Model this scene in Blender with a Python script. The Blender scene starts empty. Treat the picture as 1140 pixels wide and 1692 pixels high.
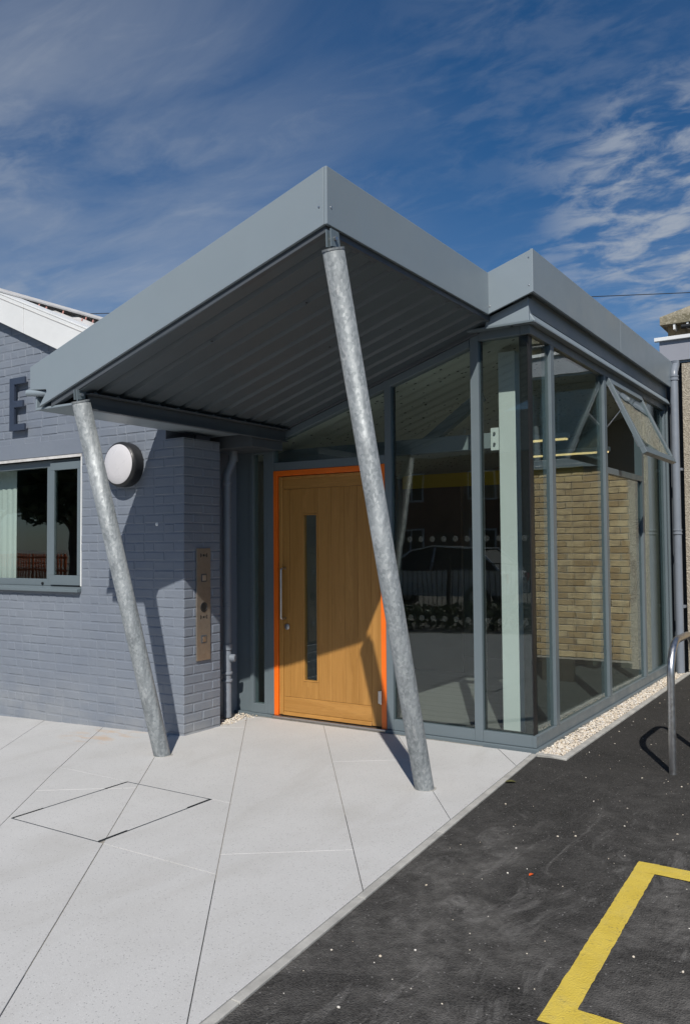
import bpy, bmesh, math, random
from mathutils import Vector, Matrix, noise
random.seed(7)
R = math.radians
S = bpy.context.scene
COL = S.collection

# ------------------------------------------------------------------ camera
YAW, PITCH, ROLL, CAMH, FPX = R(33.0), R(2.3), R(.43), 1.5, 1390.0
fwd = Vector((-math.sin(YAW)*math.cos(PITCH), math.cos(YAW)*math.cos(PITCH), math.sin(PITCH)))
r0 = Vector((math.cos(YAW), math.sin(YAW), 0)); u0 = r0.cross(fwd)
rt = math.cos(ROLL)*r0 - math.sin(ROLL)*u0
up = math.cos(ROLL)*u0 + math.sin(ROLL)*r0
cd = bpy.data.cameras.new('camera'); cam = bpy.data.objects.new('camera', cd); COL.objects.link(cam)
cd.sensor_fit = 'HORIZONTAL'; cd.sensor_width = 36; cd.lens = FPX/1140*36
cd.clip_start = .05; cd.clip_end = 2000
M4 = Matrix((rt, up, -fwd)).transposed().to_4x4(); M4.translation = Vector((0, 0, CAMH))
cam.matrix_world = M4
S.camera = cam

# ------------------------------------------------------------------ sky, sun, exposure
SUN = Vector((.3376, -.6364, .6937)).normalized()      # towards the sun
ELEV = math.asin(SUN.z); 
W = bpy.data.worlds.new('World'); S.world = W; W.use_nodes = True
nt = W.node_tree; nt.nodes.clear()
def wn(t, **k):
    n = nt.nodes.new(t)
    for a, v in k.items(): setattr(n, a, v)
    return n
sky = wn('ShaderNodeTexSky', sky_type='NISHITA', sun_disc=False)
sky.sun_elevation = ELEV; sky.sun_rotation = math.atan2(SUN.x, SUN.y)
sky.altitude = 300; sky.air_density = 1.0; sky.dust_density = .4; sky.ozone_density = 6.0
wo = wn('ShaderNodeOutputWorld'); bg = wn('ShaderNodeBackground'); bg.inputs[1].default_value = .078
tc = wn('ShaderNodeTexCoord')
sep = wn('ShaderNodeSeparateXYZ'); nt.links.new(tc.outputs['Generated'], sep.inputs[0])
zc = wn('ShaderNodeMath', operation='MAXIMUM'); zc.inputs[1].default_value = .06; nt.links.new(sep.outputs[2], zc.inputs[0])
za = wn('ShaderNodeMath', operation='ADD'); za.inputs[1].default_value = .12; nt.links.new(zc.outputs[0], za.inputs[0])
dx = wn('ShaderNodeMath', operation='DIVIDE'); nt.links.new(sep.outputs[0], dx.inputs[0]); nt.links.new(za.outputs[0], dx.inputs[1])
dy = wn('ShaderNodeMath', operation='DIVIDE'); nt.links.new(sep.outputs[1], dy.inputs[0]); nt.links.new(za.outputs[0], dy.inputs[1])
cmb = wn('ShaderNodeCombineXYZ'); nt.links.new(dx.outputs[0], cmb.inputs[0]); nt.links.new(dy.outputs[0], cmb.inputs[1])
def wnoise(scale, detail, rough, dist, rot=0, sc=(1, 1, 1), loc=(0, 0, 0)):
    mp = wn('ShaderNodeMapping'); mp.inputs['Rotation'].default_value = (0, 0, rot); mp.inputs['Scale'].default_value = sc; mp.inputs['Location'].default_value = loc
    nt.links.new(cmb.outputs[0], mp.inputs[0])
    n = wn('ShaderNodeTexNoise'); n.inputs['Scale'].default_value = scale; n.inputs['Detail'].default_value = detail
    n.inputs['Roughness'].default_value = rough; n.inputs['Distortion'].default_value = dist
    nt.links.new(mp.outputs[0], n.inputs[0]); return n
def wramp(src, a, b):
    m = wn('ShaderNodeMapRange', interpolation_type='SMOOTHSTEP'); m.inputs[1].default_value = a; m.inputs[2].default_value = b
    nt.links.new(src, m.inputs[0]); return m.outputs[0]
def wmath(op, a, b):
    m = wn('ShaderNodeMath', operation=op)
    for i, v in enumerate((a, b)):
        if isinstance(v, (int, float)): m.inputs[i].default_value = v
        else: nt.links.new(v, m.inputs[i])
    return m.outputs[0]
veil = wramp(wnoise(.55, 4, .55, .4, .6, (1, 1.8, 1), (3.1, 1.7, 0)).outputs[0], .38, .75)
wisp = wramp(wnoise(2.6, 9, .62, .8, .5, (1, 2.6, 1), (.4, 0, 0)).outputs[0], .48, .80)
# broken altocumulus: fine puffs inside large soft patches
puff = wramp(wnoise(7.5, 7, .60, .35, .9, (1, 1.5, 1)).outputs[0], .38, .66)
def wpatch(px, py, r_in, r_out):
    """1 inside a soft patch of cloud around one direction of the sky"""
    d = fwd*FPX + rt*(px-570) - up*(py-846); d.normalize()
    dt = wn('ShaderNodeVectorMath', operation='DOT_PRODUCT'); dt.inputs[1].default_value = d
    nt.links.new(tc.outputs['Generated'], dt.inputs[0])
    return wramp(dt.outputs['Value'], math.cos(R(r_out)), math.cos(R(r_in)))
big = wramp(wnoise(1.3, 4, .5, .3, .2, (1, 1, 1), (5.2, 2.2, 0)).outputs[0], .50, .72)
mass = wmath('MAXIMUM', wpatch(1110, 330, 2, 9), wmath('MULTIPLY', wpatch(900, 60, 1, 12), .16))
mass = wmath('MAXIMUM', mass, wmath('MULTIPLY', big, .6))
alto = wmath('MULTIPLY', puff, mass)
haze_w = wramp(wmath('SUBTRACT', 1, sep.outputs[2]), .55, 1.0)
f = wmath('ADD', wmath('MULTIPLY', veil, .13), wmath('MULTIPLY', wmath('MULTIPLY', wisp, wramp(veil, -.5, .8)), .34))
f = wmath('ADD', f, wmath('MULTIPLY', alto, .68))
f = wmath('ADD', f, wmath('MULTIPLY', haze_w, .12))
# a broad thin sheet of cirrus on the side away from the broken cloud
sheet_c = wmath('MULTIPLY', wpatch(-200, 520, 4, 40), wramp(wnoise(1.6, 6, .6, .5, .5, (1, 2.0, 1), (2, 4, 0)).outputs[0], .15, .8))
f = wmath('ADD', f, wmath('MULTIPLY', sheet_c, .42))
f = wmath('MINIMUM', f, .8)
mix = wn('ShaderNodeMix', data_type='RGBA'); nt.links.new(f, mix.inputs[0]); hsv = wn('ShaderNodeHueSaturation'); hsv.inputs['Saturation'].default_value = 1.22; nt.links.new(sky.outputs[0], hsv.inputs['Color']); nt.links.new(hsv.outputs[0], mix.inputs[6])
mix.inputs[7].default_value = (5.9, 6.4, 7.1, 1)
nt.links.new(mix.outputs[2], bg.inputs[0]); nt.links.new(bg.outputs[0], wo.inputs[0])

sl = bpy.data.lights.new('sun', 'SUN'); sl.energy = 5.0; sl.angle = R(.5); sl.color = (1, .955, .89)
so = bpy.data.objects.new('sun', sl); COL.objects.link(so)
so.rotation_euler = SUN.to_track_quat('Z', 'Y').to_euler(); so.location = (10, -20, 20)
S.view_settings.view_transform = 'Standard'; S.view_settings.look = 'None'
S.view_settings.exposure = -.16; S.view_settings.gamma = 1
try:
    S.cycles.use_denoising = True; S.cycles.transparent_max_bounces = 24; S.cycles.max_bounces = 12
    S.cycles.glossy_bounces = 6; S.cycles.caustics_reflective = False; S.cycles.caustics_refractive = False
    S.cycles.sample_clamp_indirect = 8
except Exception: pass

# ------------------------------------------------------------------ materials
class NT:
    def __init__(s, name):
        s.m = bpy.data.materials.new(name); s.m.use_nodes = True; s.t = s.m.node_tree
        s.b = s.t.nodes['Principled BSDF']; s.g = s.t.nodes.new('ShaderNodeNewGeometry')
    def n(s, t, ins=None, **k):
        x = s.t.nodes.new(t)
        for a, v in k.items(): setattr(x, a, v)
        for i, v in (ins or {}).items():
            if hasattr(v, 'is_output'): s.t.links.new(v, x.inputs[i])
            else: x.inputs[i].default_value = v
        return x
    def noise(s, scale, detail=4, rough=.55, sc=(1, 1, 1), dist=0, rot=(0, 0, 0), off=None):
        vec = s.g.outputs['Position']
        if off is not None: vec = s.n('ShaderNodeVectorMath', {0: vec, 1: off}, operation='ADD').outputs[0]
        mp = s.n('ShaderNodeMapping', {'Vector': vec, 'Scale': sc, 'Rotation': rot})
        return s.n('ShaderNodeTexNoise', {'Vector': mp.outputs[0], 'Scale': scale, 'Detail': detail, 'Roughness': rough, 'Distortion': dist}).outputs[0]
    def vor(s, scale, feature='F1', sc=(1, 1, 1), out=0, rnd=1):
        mp = s.n('ShaderNodeMapping', {'Vector': s.g.outputs['Position'], 'Scale': sc})
        v = s.n('ShaderNodeTexVoronoi', {'Vector': mp.outputs[0], 'Scale': scale, 'Randomness': rnd}, feature=feature)
        return v.outputs[out]
    def ramp(s, src, a, b, lo=0, hi=1):
        return s.n('ShaderNodeMapRange', {0: src, 1: a, 2: b, 3: lo, 4: hi}).outputs[0]
    def math(s, op, a, b): return s.n('ShaderNodeMath', {0: a, 1: b}, operation=op).outputs[0]
    def mix(s, f, a, b, mode='MIX'):
        f4 = lambda c: (*c, 1) if isinstance(c, tuple) and len(c) == 3 else c
        return s.n('ShaderNodeMix', {0: f, 6: f4(a), 7: f4(b)}, data_type='RGBA', blend_type=mode).outputs[2]
    def set(s, **k):
        for a, v in k.items():
            a = a.replace('_', ' ')
            if hasattr(v, 'is_output'): s.t.links.new(v, s.b.inputs[a])
            else: s.b.inputs[a].default_value = (*v, 1) if isinstance(v, tuple) and len(v) == 3 and 'Color' in a else v
        return s
    def bump(s, h, strength=.3, dist=.002):
        b = s.n('ShaderNodeBump', {'Strength': strength, 'Distance': dist, 'Height': h})
        s.t.links.new(b.outputs[0], s.b.inputs['Normal']); return s
def simple(name, col, rough=.5, metal=0, var=.12, scale=6, bump=0, bscale=120, bdist=.001, rvar=.08, spec=.5):
    n = NT(name); a = n.noise(scale, 5, .6)
    lo = tuple(c*(1-var) for c in col); hi = tuple(min(1, c*(1+var)) for c in col)
    n.set(Base_Color=n.mix(n.ramp(a, .3, .7), lo, hi), Metallic=metal, Specular_IOR_Level=spec,
          Roughness=n.ramp(n.noise(scale*3, 3), .3, .7, rough-rvar, rough+rvar))
    if bump: n.bump(n.noise(bscale, 4, .6), bump, bdist)
    return n.m
M = {}
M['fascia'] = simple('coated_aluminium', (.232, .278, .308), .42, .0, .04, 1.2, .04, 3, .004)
M['frame'] = simple('window_frame_grey', (.135, .168, .185), .40, 0, .05, 2, .03, 60)
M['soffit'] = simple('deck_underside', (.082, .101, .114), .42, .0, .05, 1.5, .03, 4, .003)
M['dark_steel'] = simple('dark_painted_steel', (.075, .085, .095), .45, 0, .08, 3)
M['pipe'] = simple('painted_pipe', (.20, .225, .26), .35, 0, .08, 6, .05, 80)
M['orange'] = simple('orange_paint', (.86, .16, .012), .38, 0, .05, 5)
M['black'] = simple('black_rubber', (.012, .013, .014), .45, 0, .1, 20)
M['blackcase'] = simple('black_case', (.017, .018, .02), .42, 0, .1, 20)
M['opal'] = simple('opal_diffuser', (.60, .59, .605), .3, 0, .02, 3)
M['white'] = simple('white_coated', (.72, .73, .72), .5, 0, .06, 2.5)
M['stain'] = simple('brushed_stainless', (.62, .61, .60), .36, 1, .06, 12)
M['hinge'] = simple('steel_hinge', (.6, .6, .6), .35, 1, .05, 30)
M['letter'] = simple('letter_blue_grey', (.038, .05, .078), .4, 0, .06, 8)
M['inwhite'] = simple('interior_white', (.62, .63, .60), .7, 0, .03, 2)
M['indark'] = simple('interior_brown', (.11, .085, .065), .7, 0, .2, 2)
M['inbeige'] = simple('interior_beige', (.30, .27, .225), .8, 0, .1, 1)
M['column_white'] = simple('column_white', (.64, .645, .63), .5, 0, .03, 3)
M['yellow_board'] = simple('yellow_board', (.62, .42, .03), .6, 0, .05, 3)
M['rubble'] = simple('rubble', (.30, .28, .25), .9, 0, .5, 40, .5, 60, .004)
M['beam_int'] = simple('beam_grey', (.22, .24, .25), .5, 0, .05, 3)

# galvanised steel with spangle
n = NT('galvanised_steel')
sp = n.vor(75, out=1, sc=(1, 1, .7)); spv = n.n('ShaderNodeSeparateColor', {0: sp}).outputs[0]
st = n.noise(6, 6, .65, (1, 1, .25), .6)
k = n.math('ADD', n.math('MULTIPLY', spv, .25), n.math('MULTIPLY', st, .9))
scr = n.ramp(n.noise(34, 5, .7, (1, 1, .18), .5), .60, .72)
streak = n.ramp(n.noise(26, 4, .6, (1, 1, .035), .2, (R(18), 0, 0)), .52, .66)
c1 = n.mix(n.ramp(k, .35, .85), (.165, .185, .195), (.40, .425, .43))
c1 = n.mix(n.math('MULTIPLY', streak, .5), c1, (.12, .135, .145))
n.set(Base_Color=n.mix(n.math('MULTIPLY', scr, .5), c1, (.60, .60, .59)), Metallic=.25, Roughness=n.ramp(k, .3, .9, .66, .5))
n.bump(n.noise(40, 4, .6, (1, 1, .5)), .12, .002); M['galv'] = n.m

# painted brickwork
n = NT('painted_brick')
oi = n.n('ShaderNodeObjectInfo').outputs['Random']
a = n.noise(1.6, 5, .6); b_ = n.noise(26, 4, .65)
base = n.mix(n.ramp(a, .3, .7), (.165, .190, .232), (.200, .226, .266))
base = n.mix(n.math('MULTIPLY', n.ramp(oi, 0, 1), .22), base, (.152, .176, .216))
sepz = n.n('ShaderNodeSeparateXYZ', {0: n.g.outputs['Position']})
# dusty splash band along the foot of the wall, and pale scuffs
foot = n.math('MULTIPLY', n.ramp(sepz.outputs[2], -.08, .42, 1, 0), n.ramp(n.noise(2.2, 5, .6, (1, 1, 1.6)), .36, .70))
base = n.mix(n.math('MULTIPLY', foot, .6), base, (.40, .40, .385))
scuff = n.ramp(n.noise(9, 6, .7, (1, 1, 2.2)), .69, .74)
base = n.mix(n.math('MULTIPLY', scuff, .30), base, (.42, .43, .44))
base = n.mix(n.math('MULTIPLY', n.ramp(n.noise(.9, 6, .65, (1, 1, 1.5), .4), .48, .72), .35), base, (.245, .266, .290))
n.set(Base_Color=base, Roughness=n.ramp(b_, .3, .7, .42, .60))
n.bump(n.math('ADD', n.math('MULTIPLY', n.noise(16, 5, .6), 1.0), n.math('MULTIPLY', n.noise(120, 3, .6), .25)), .45, .006); M['paintbrick'] = n.m
M['paintwall'] = M['paintbrick']

# yellow brick
n = NT('buff_brick')
oi = n.n('ShaderNodeObjectInfo').outputs['Random']; isl = n.g.outputs['Random Per Island']
rr = n.math('FRACT', n.math('ADD', oi, isl), 0)
base = n.mix(rr, (.36, .25, .12), (.56, .44, .25))
base = n.mix(n.ramp(n.noise(9, 4), .45, .8), base, (.25, .19, .12))
n.set(Base_Color=base, Roughness=.85); n.bump(n.noise(90, 4), .4, .003); M['buff'] = n.m
M['mortar'] = simple('mortar', (.33, .30, .25), .9, 0, .15, 20, .3, 150)

# roughcast render
n = NT('roughcast')
v = n.vor(75); base = n.mix(n.ramp(n.vor(75, out=1), 0, 1), (.25, .215, .165), (.52, .47, .38))
n.set(Base_Color=base, Roughness=.95); n.bump(v, 1.0, .008); M['roughcast'] = n.m

# sandstone
n = NT('sandstone')
base = n.mix(n.ramp(n.noise(3, 6, .65), .35, .68), (.46, .31, .14), (.30, .24, .17))
n.set(Base_Color=n.mix(n.ramp(n.noise(7, 6), .5, .75), base, (.10, .085, .07)), Roughness=.9); n.bump(n.noise(30, 5), .6, .01); M['sand'] = n.m
n = NT('mossy_stone')
base = n.mix(n.ramp(n.noise(6, 6, .65), .35, .65), (.30, .265, .19), (.15, .135, .085))
n.set(Base_Color=n.mix(n.ramp(n.noise(30, 5), .52, .7), base, (.42, .38, .29)), Roughness=.95); n.bump(n.noise(30, 5), .8, .02); M['mossy'] = n.m

# terrazzo-like concrete slab
n = NT('concrete_slab')
oi = n.n('ShaderNodeObjectInfo').outputs['Random']
base = n.mix(n.ramp(n.noise(1.1, 6, .6), .3, .7), (.49, .485, .468), (.575, .57, .555))
base = n.mix(n.math('MULTIPLY', oi, .30), base, (.52, .515, .50))
vs = n.vor(95, out=0); vc = n.n('ShaderNodeSeparateColor', {0: n.vor(95, out=1)}).outputs[0]
spk = n.math('MULTIPLY', n.ramp(vs, .22, .30, 1, 0), n.ramp(vc, .72, .74))
base = n.mix(n.math('MULTIPLY', spk, .8), base, (.27, .265, .26))
v2 = n.vor(230); vc2 = n.n('ShaderNodeSeparateColor', {0: n.vor(230, out=1)}).outputs[0]
base = n.mix(n.math('MULTIPLY', n.math('MULTIPLY', n.ramp(v2, .3, .4, 1, 0), n.ramp(vc2, .6, .62)), .5), base, (.36, .355, .35))
lt2 = n.math('MULTIPLY', n.ramp(n.vor(150), .2, .28, 1, 0), n.ramp(n.n('ShaderNodeSeparateColor', {0: n.vor(150, out=1)}).outputs[0], .7, .72))
base = n.mix(n.math('MULTIPLY', lt2, .6), base, (.74, .735, .72))
# faint grime, swept streaks and a rusty run by the wall foot
gr = n.ramp(n.noise(3.2, 7, .68, (1, .35, 1), .6, (0, 0, .5)), .50, .78)
base = n.mix(n.math('MULTIPLY', gr, .45), base, (.40, .385, .355))
dst = n.n('ShaderNodeVectorMath', {0: n.g.outputs['Position'], 1: (-5.42, 4.72, 0)}, operation='DISTANCE').outputs['Value']
rust = n.math('MULTIPLY', n.ramp(dst, .05, .42, 1, 0), n.ramp(n.noise(5, 5, .6, (1, 2.5, 1)), .47, .62))
base = n.mix(n.math('MULTIPLY', rust, .7), base, (.56, .36, .19))
n.set(Base_Color=base, Roughness=.72); n.bump(n.math('ADD', n.noise(60, 4), n.noise(260, 2)), .25, .002); M['slab'] = n.m
M['joint'] = simple('jointing_sand', (.27, .25, .215), .95, 0, .3, 30, .3, 200)
M['kerb'] = simple('concrete_edging', (.40, .39, .36), .9, 0, .22, 9, .6, 150, .003)

# tarmac
n = NT('tarmac')
base = n.mix(n.ramp(n.noise(2.0, 6, .62), .3, .7), (.017, .0165, .0155), (.036, .034, .032))
ag = n.n('ShaderNodeSeparateColor', {0: n.vor(170, out=1)}).outputs[0]
base = n.mix(n.ramp(ag, .0, 1, 0, .65), base, (.085, .082, .077))
sp_ = n.math('MULTIPLY', n.ramp(n.vor(60), .16, .24, 1, 0), n.ramp(n.n('ShaderNodeSeparateColor', {0: n.vor(60, out=1)}).outputs[0], .86, .88))
base = n.mix(n.math('MULTIPLY', sp_, .8), base, (.26, .25, .24))
yy_ = n.n('ShaderNodeSeparateXYZ', {0: n.g.outputs['Position']}).outputs[1]
worn = n.ramp(n.math('ADD', yy_, n.math('MULTIPLY', n.noise(.8, 4), 2.5)), 5.2, 7.0, 1, .0)      # trodden, dusty part of the yard
dust = n.math('MULTIPLY', n.ramp(n.noise(1.1, 7, .7, (1, 1, 1), .9), .40, .68), n.ramp(n.noise(9, 5, .7), .30, .75))
base = n.mix(n.math('MULTIPLY', n.math('MULTIPLY', dust, worn), .9), base, (.215, .205, .19))
scr = n.ramp(n.noise(3.4, 8, .74, (1.6, .55, 1), 1.4, (0, 0, .9)), .54, .76)
base = n.mix(n.math('MULTIPLY', n.math('MULTIPLY', scr, worn), .6), base, (.27, .26, .245))
n.set(Base_Color=base, Specular_IOR_Level=.15, Roughness=n.ramp(n.noise(5), .3, .7, .8, .95)); n.bump(n.math('ADD', n.vor(170), n.math('MULTIPLY', n.vor(60), .6)), .8, .006); M['tarmac'] = n.m

# yellow road paint, worn so the tarmac grit shows through
n = NT('yellow_paint')
wear = n.math('MULTIPLY', n.ramp(n.noise(60, 6, .75), .56, .66), n.ramp(n.noise(4, 4), .35, .7))
base = n.mix(n.ramp(n.noise(9, 5), .3, .7), (.60, .44, .055), (.69, .52, .085))
base = n.mix(n.math('MULTIPLY', n.ramp(n.noise(14, 6, .7), .5, .8), .35), base, (.42, .36, .17))
n.set(Base_Color=n.mix(n.math('MULTIPLY', wear, .7), base, (.09, .085, .07)), Roughness=.75); n.bump(n.vor(170), .6, .004); M['yellow'] = n.m

# gravel
n = NT('gravel')
isl = n.g.outputs['Random Per Island']
cr = n.n('ShaderNodeValToRGB', {0: isl}); e = cr.color_ramp.elements
e[0].position = 0; e[0].color = (.66, .60, .50, 1); e[1].position = 1; e[1].color = (.72, .69, .62, 1)
for p_, c_ in ((.25, (.56, .47, .35)), (.45, (.74, .70, .64)), (.6, (.38, .34, .29)), (.75, (.62, .52, .40))):
    x = e.new(p_); x.color = (*c_, 1)
n.set(Base_Color=cr.outputs[0], Roughness=.85); M['gravel'] = n.m

# glass: thin coated panes
def glass(name, ior, tint, wav=.0):
    m = bpy.data.materials.new(name); m.use_nodes = True; t = m.node_tree; t.nodes.clear()
    o = t.nodes.new('ShaderNodeOutputMaterial'); mx = t.nodes.new('ShaderNodeMixShader')
    fr = t.nodes.new('ShaderNodeFresnel'); gg = t.nodes.new('ShaderNodeNewGeometry'); im = t.nodes.new('ShaderNodeMapRange')
    im.inputs[3].default_value = ior; im.inputs[4].default_value = 1/ior      # same reflectance on both faces of the thin pane
    t.links.new(gg.outputs['Backfacing'], im.inputs[0]); t.links.new(im.outputs[0], fr.inputs[0])
    tr = t.nodes.new('ShaderNodeBsdfTransparent'); tr.inputs[0].default_value = (*tint, 1)
    gl = t.nodes.new('ShaderNodeBsdfGlossy'); gl.inputs['Roughness'].default_value = 0.0; gl.inputs[0].default_value = (.93, .97, .96, 1)
    if wav:
        g = t.nodes.new('ShaderNodeNewGeometry'); nz = t.nodes.new('ShaderNodeTexNoise'); nz.inputs['Scale'].default_value = 2.2; nz.inputs['Detail'].default_value = 1
        bp = t.nodes.new('ShaderNodeBump'); bp.inputs['Strength'].default_value = 1; bp.inputs['Distance'].default_value = wav
        t.links.new(g.outputs['Position'], nz.inputs[0]); t.links.new(nz.outputs[0], bp.inputs['Height']); t.links.new(bp.outputs[0], gl.inputs['Normal'])
    t.links.new(fr.outputs[0], mx.inputs[0]); t.links.new(tr.outputs[0], mx.inputs[1]); t.links.new(gl.outputs[0], mx.inputs[2]); t.links.new(mx.outputs[0], o.inputs[0])
    return m
M['glass'] = glass('coated_glass', 1.62, (.88, .93, .915), .0008)
M['glass_side'] = glass('solar_glass', 2.3, (.80, .86, .85), .0013)
M['carglass'] = glass('car_glass', 1.5, (.35, .4, .4))
def frost(name, col, a):
    m = bpy.data.materials.new(name); m.use_nodes = True; t = m.node_tree; b = t.nodes['Principled BSDF']
    b.inputs['Base Color'].default_value = (*col, 1); b.inputs['Alpha'].default_value = a; b.inputs['Roughness'].default_value = .7
    nz = t.nodes.new('ShaderNodeTexNoise'); nz.inputs['Scale'].default_value = 80
    bp = t.nodes.new('ShaderNodeBump'); bp.inputs['Strength'].default_value = .1; t.links.new(nz.outputs[0], bp.inputs['Height']); t.links.new(bp.outputs[0], b.inputs['Normal'])
    return m
M['frost'] = frost('frosted_film', (.24, .27, .26), .075)

# oak
def oak(name, horizontal=False, tone=1.0):
    n = NT(name)
    oi = n.n('ShaderNodeObjectInfo').outputs['Random']
    off = n.n('ShaderNodeCombineXYZ', {0: n.math('MULTIPLY', oi, 37), 1: 0, 2: n.math('MULTIPLY', oi, 91)}).outputs[0]
    s1 = (6, 6, .35) if not horizontal else (.5, 6, 7)
    s2 = (60, 60, 1.4) if not horizontal else (1.6, 60, 60)
    big = n.noise(1.5, 4, .6, s1, 1.2, off=off); fine = n.noise(3.5, 5, .7, s2, .3, off=off)
    ring = n.math('FRACT', n.math('MULTIPLY', big, 7), 0)
    c = n.mix(n.ramp(big, .3, .7), (.34*tone, .165*tone, .038*tone), (.47*tone, .245*tone, .068*tone))
    c = n.mix(n.math('MULTIPLY', n.ramp(ring, .55, 1), .32), c, (.24*tone, .105*tone, .022*tone))
    c = n.mix(n.math('MULTIPLY', n.ramp(fine, .50, .72), .5), c, (.20*tone, .09*tone, .02*tone))
    c = n.mix(n.math('MULTIPLY', oi, .3), c, (.44*tone, .215*tone, .055*tone))
    n.set(Base_Color=c, Roughness=.42, Specular_IOR_Level=.4); n.bump(fine, .12, .001); return n.m
M['oak'] = oak('oak_vertical'); M['oakh'] = oak('oak_horizontal', True, 1.04); M['oakedge'] = oak('oak_edge', False, 1.12)

# acoustic ceiling tile with punched holes
n = NT('acoustic_tile')
v = n.n('ShaderNodeSeparateColor', {0: n.vor(15, out=1)}).outputs[0]
hole = n.math('MULTIPLY', n.ramp(n.vor(15), .17, .22, 1, 0), n.ramp(v, .3, .33))
n.set(Base_Color=n.mix(hole, (.60, .60, .54), (.05, .05, .045)), Roughness=.9); M['tile'] = n.m
# vinyl floor with darker joints
n = NT('entrance_floor')
px = n.n('ShaderNodeSeparateXYZ', {0: n.g.outputs['Position']})
fy = n.math('FRACT', n.math('MULTIPLY', px.outputs[1], 5.0), 0)
n.set(Base_Color=n.mix(n.ramp(fy, .955, .965), n.mix(n.ramp(n.noise(12, 4, .6, (.3, 4, 1)), .3, .7), (.16, .15, .145), (.22, .205, .195)), (.06, .055, .05)), Roughness=.55); M['floor'] = n.m
n = NT('roof_sheet')
n.set(Base_Color=n.mix(n.ramp(n.noise(5, 6, .65), .35, .7), (.62, .615, .60), (.44, .42, .40)), Roughness=.7); M['sheet'] = n.m
def leafmat(name, c0, c1):
    n = NT(name); n.set(Base_Color=n.mix(n.g.outputs['Random Per Island'], c0, c1), Roughness=.55); return n.m
M['leaf'] = leafmat('leaf_green', (.025, .05, .012), (.09, .13, .03)); M['leaf2'] = leafmat('leaf_dark', (.02, .038, .012), (.06, .095, .025))
M['bark'] = simple('bark', (.10, .075, .055), .9, 0, .3, 8, .6, 40, .01)
M['brownleaf'] = simple('dry_leaf', (.10, .095, .03), .7, 0, .3, 80); M['redleaf'] = simple('red_leaf', (.72, .11, .02), .6, 0, .2, 80)
M['carpaint'] = simple('silver_paint', (.66, .68, .70), .2, .25, .02, 2)
M['lamp'] = simple('lamp_lens', (.7, .7, .72), .15, 0, .02, 2); M['redlens'] = simple('red_lens', (.4, .02, .02), .2, 0, .02, 2)
M['redbrick'] = simple('far_brick', (.24, .12, .085), .9, 0, .25, 6, .4, 40); M['slate'] = simple('slate', (.09, .095, .105), .8, 0, .25, 6, .4, 20)
M['meshorange'] = simple('orange_barrier', (.75, .15, .03), .6, 0, .05, 5)
def emis(name, c, s):
    n = NT(name); n.set(Base_Color=(.8, .8, .8), Emission_Color=c, Emission_Strength=s, Roughness=n.ramp(n.noise(9), 0, 1, .4, .5)); return n.m
M['tube'] = emis('lit_tube', (1, .72, .30), 1.6)

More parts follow.
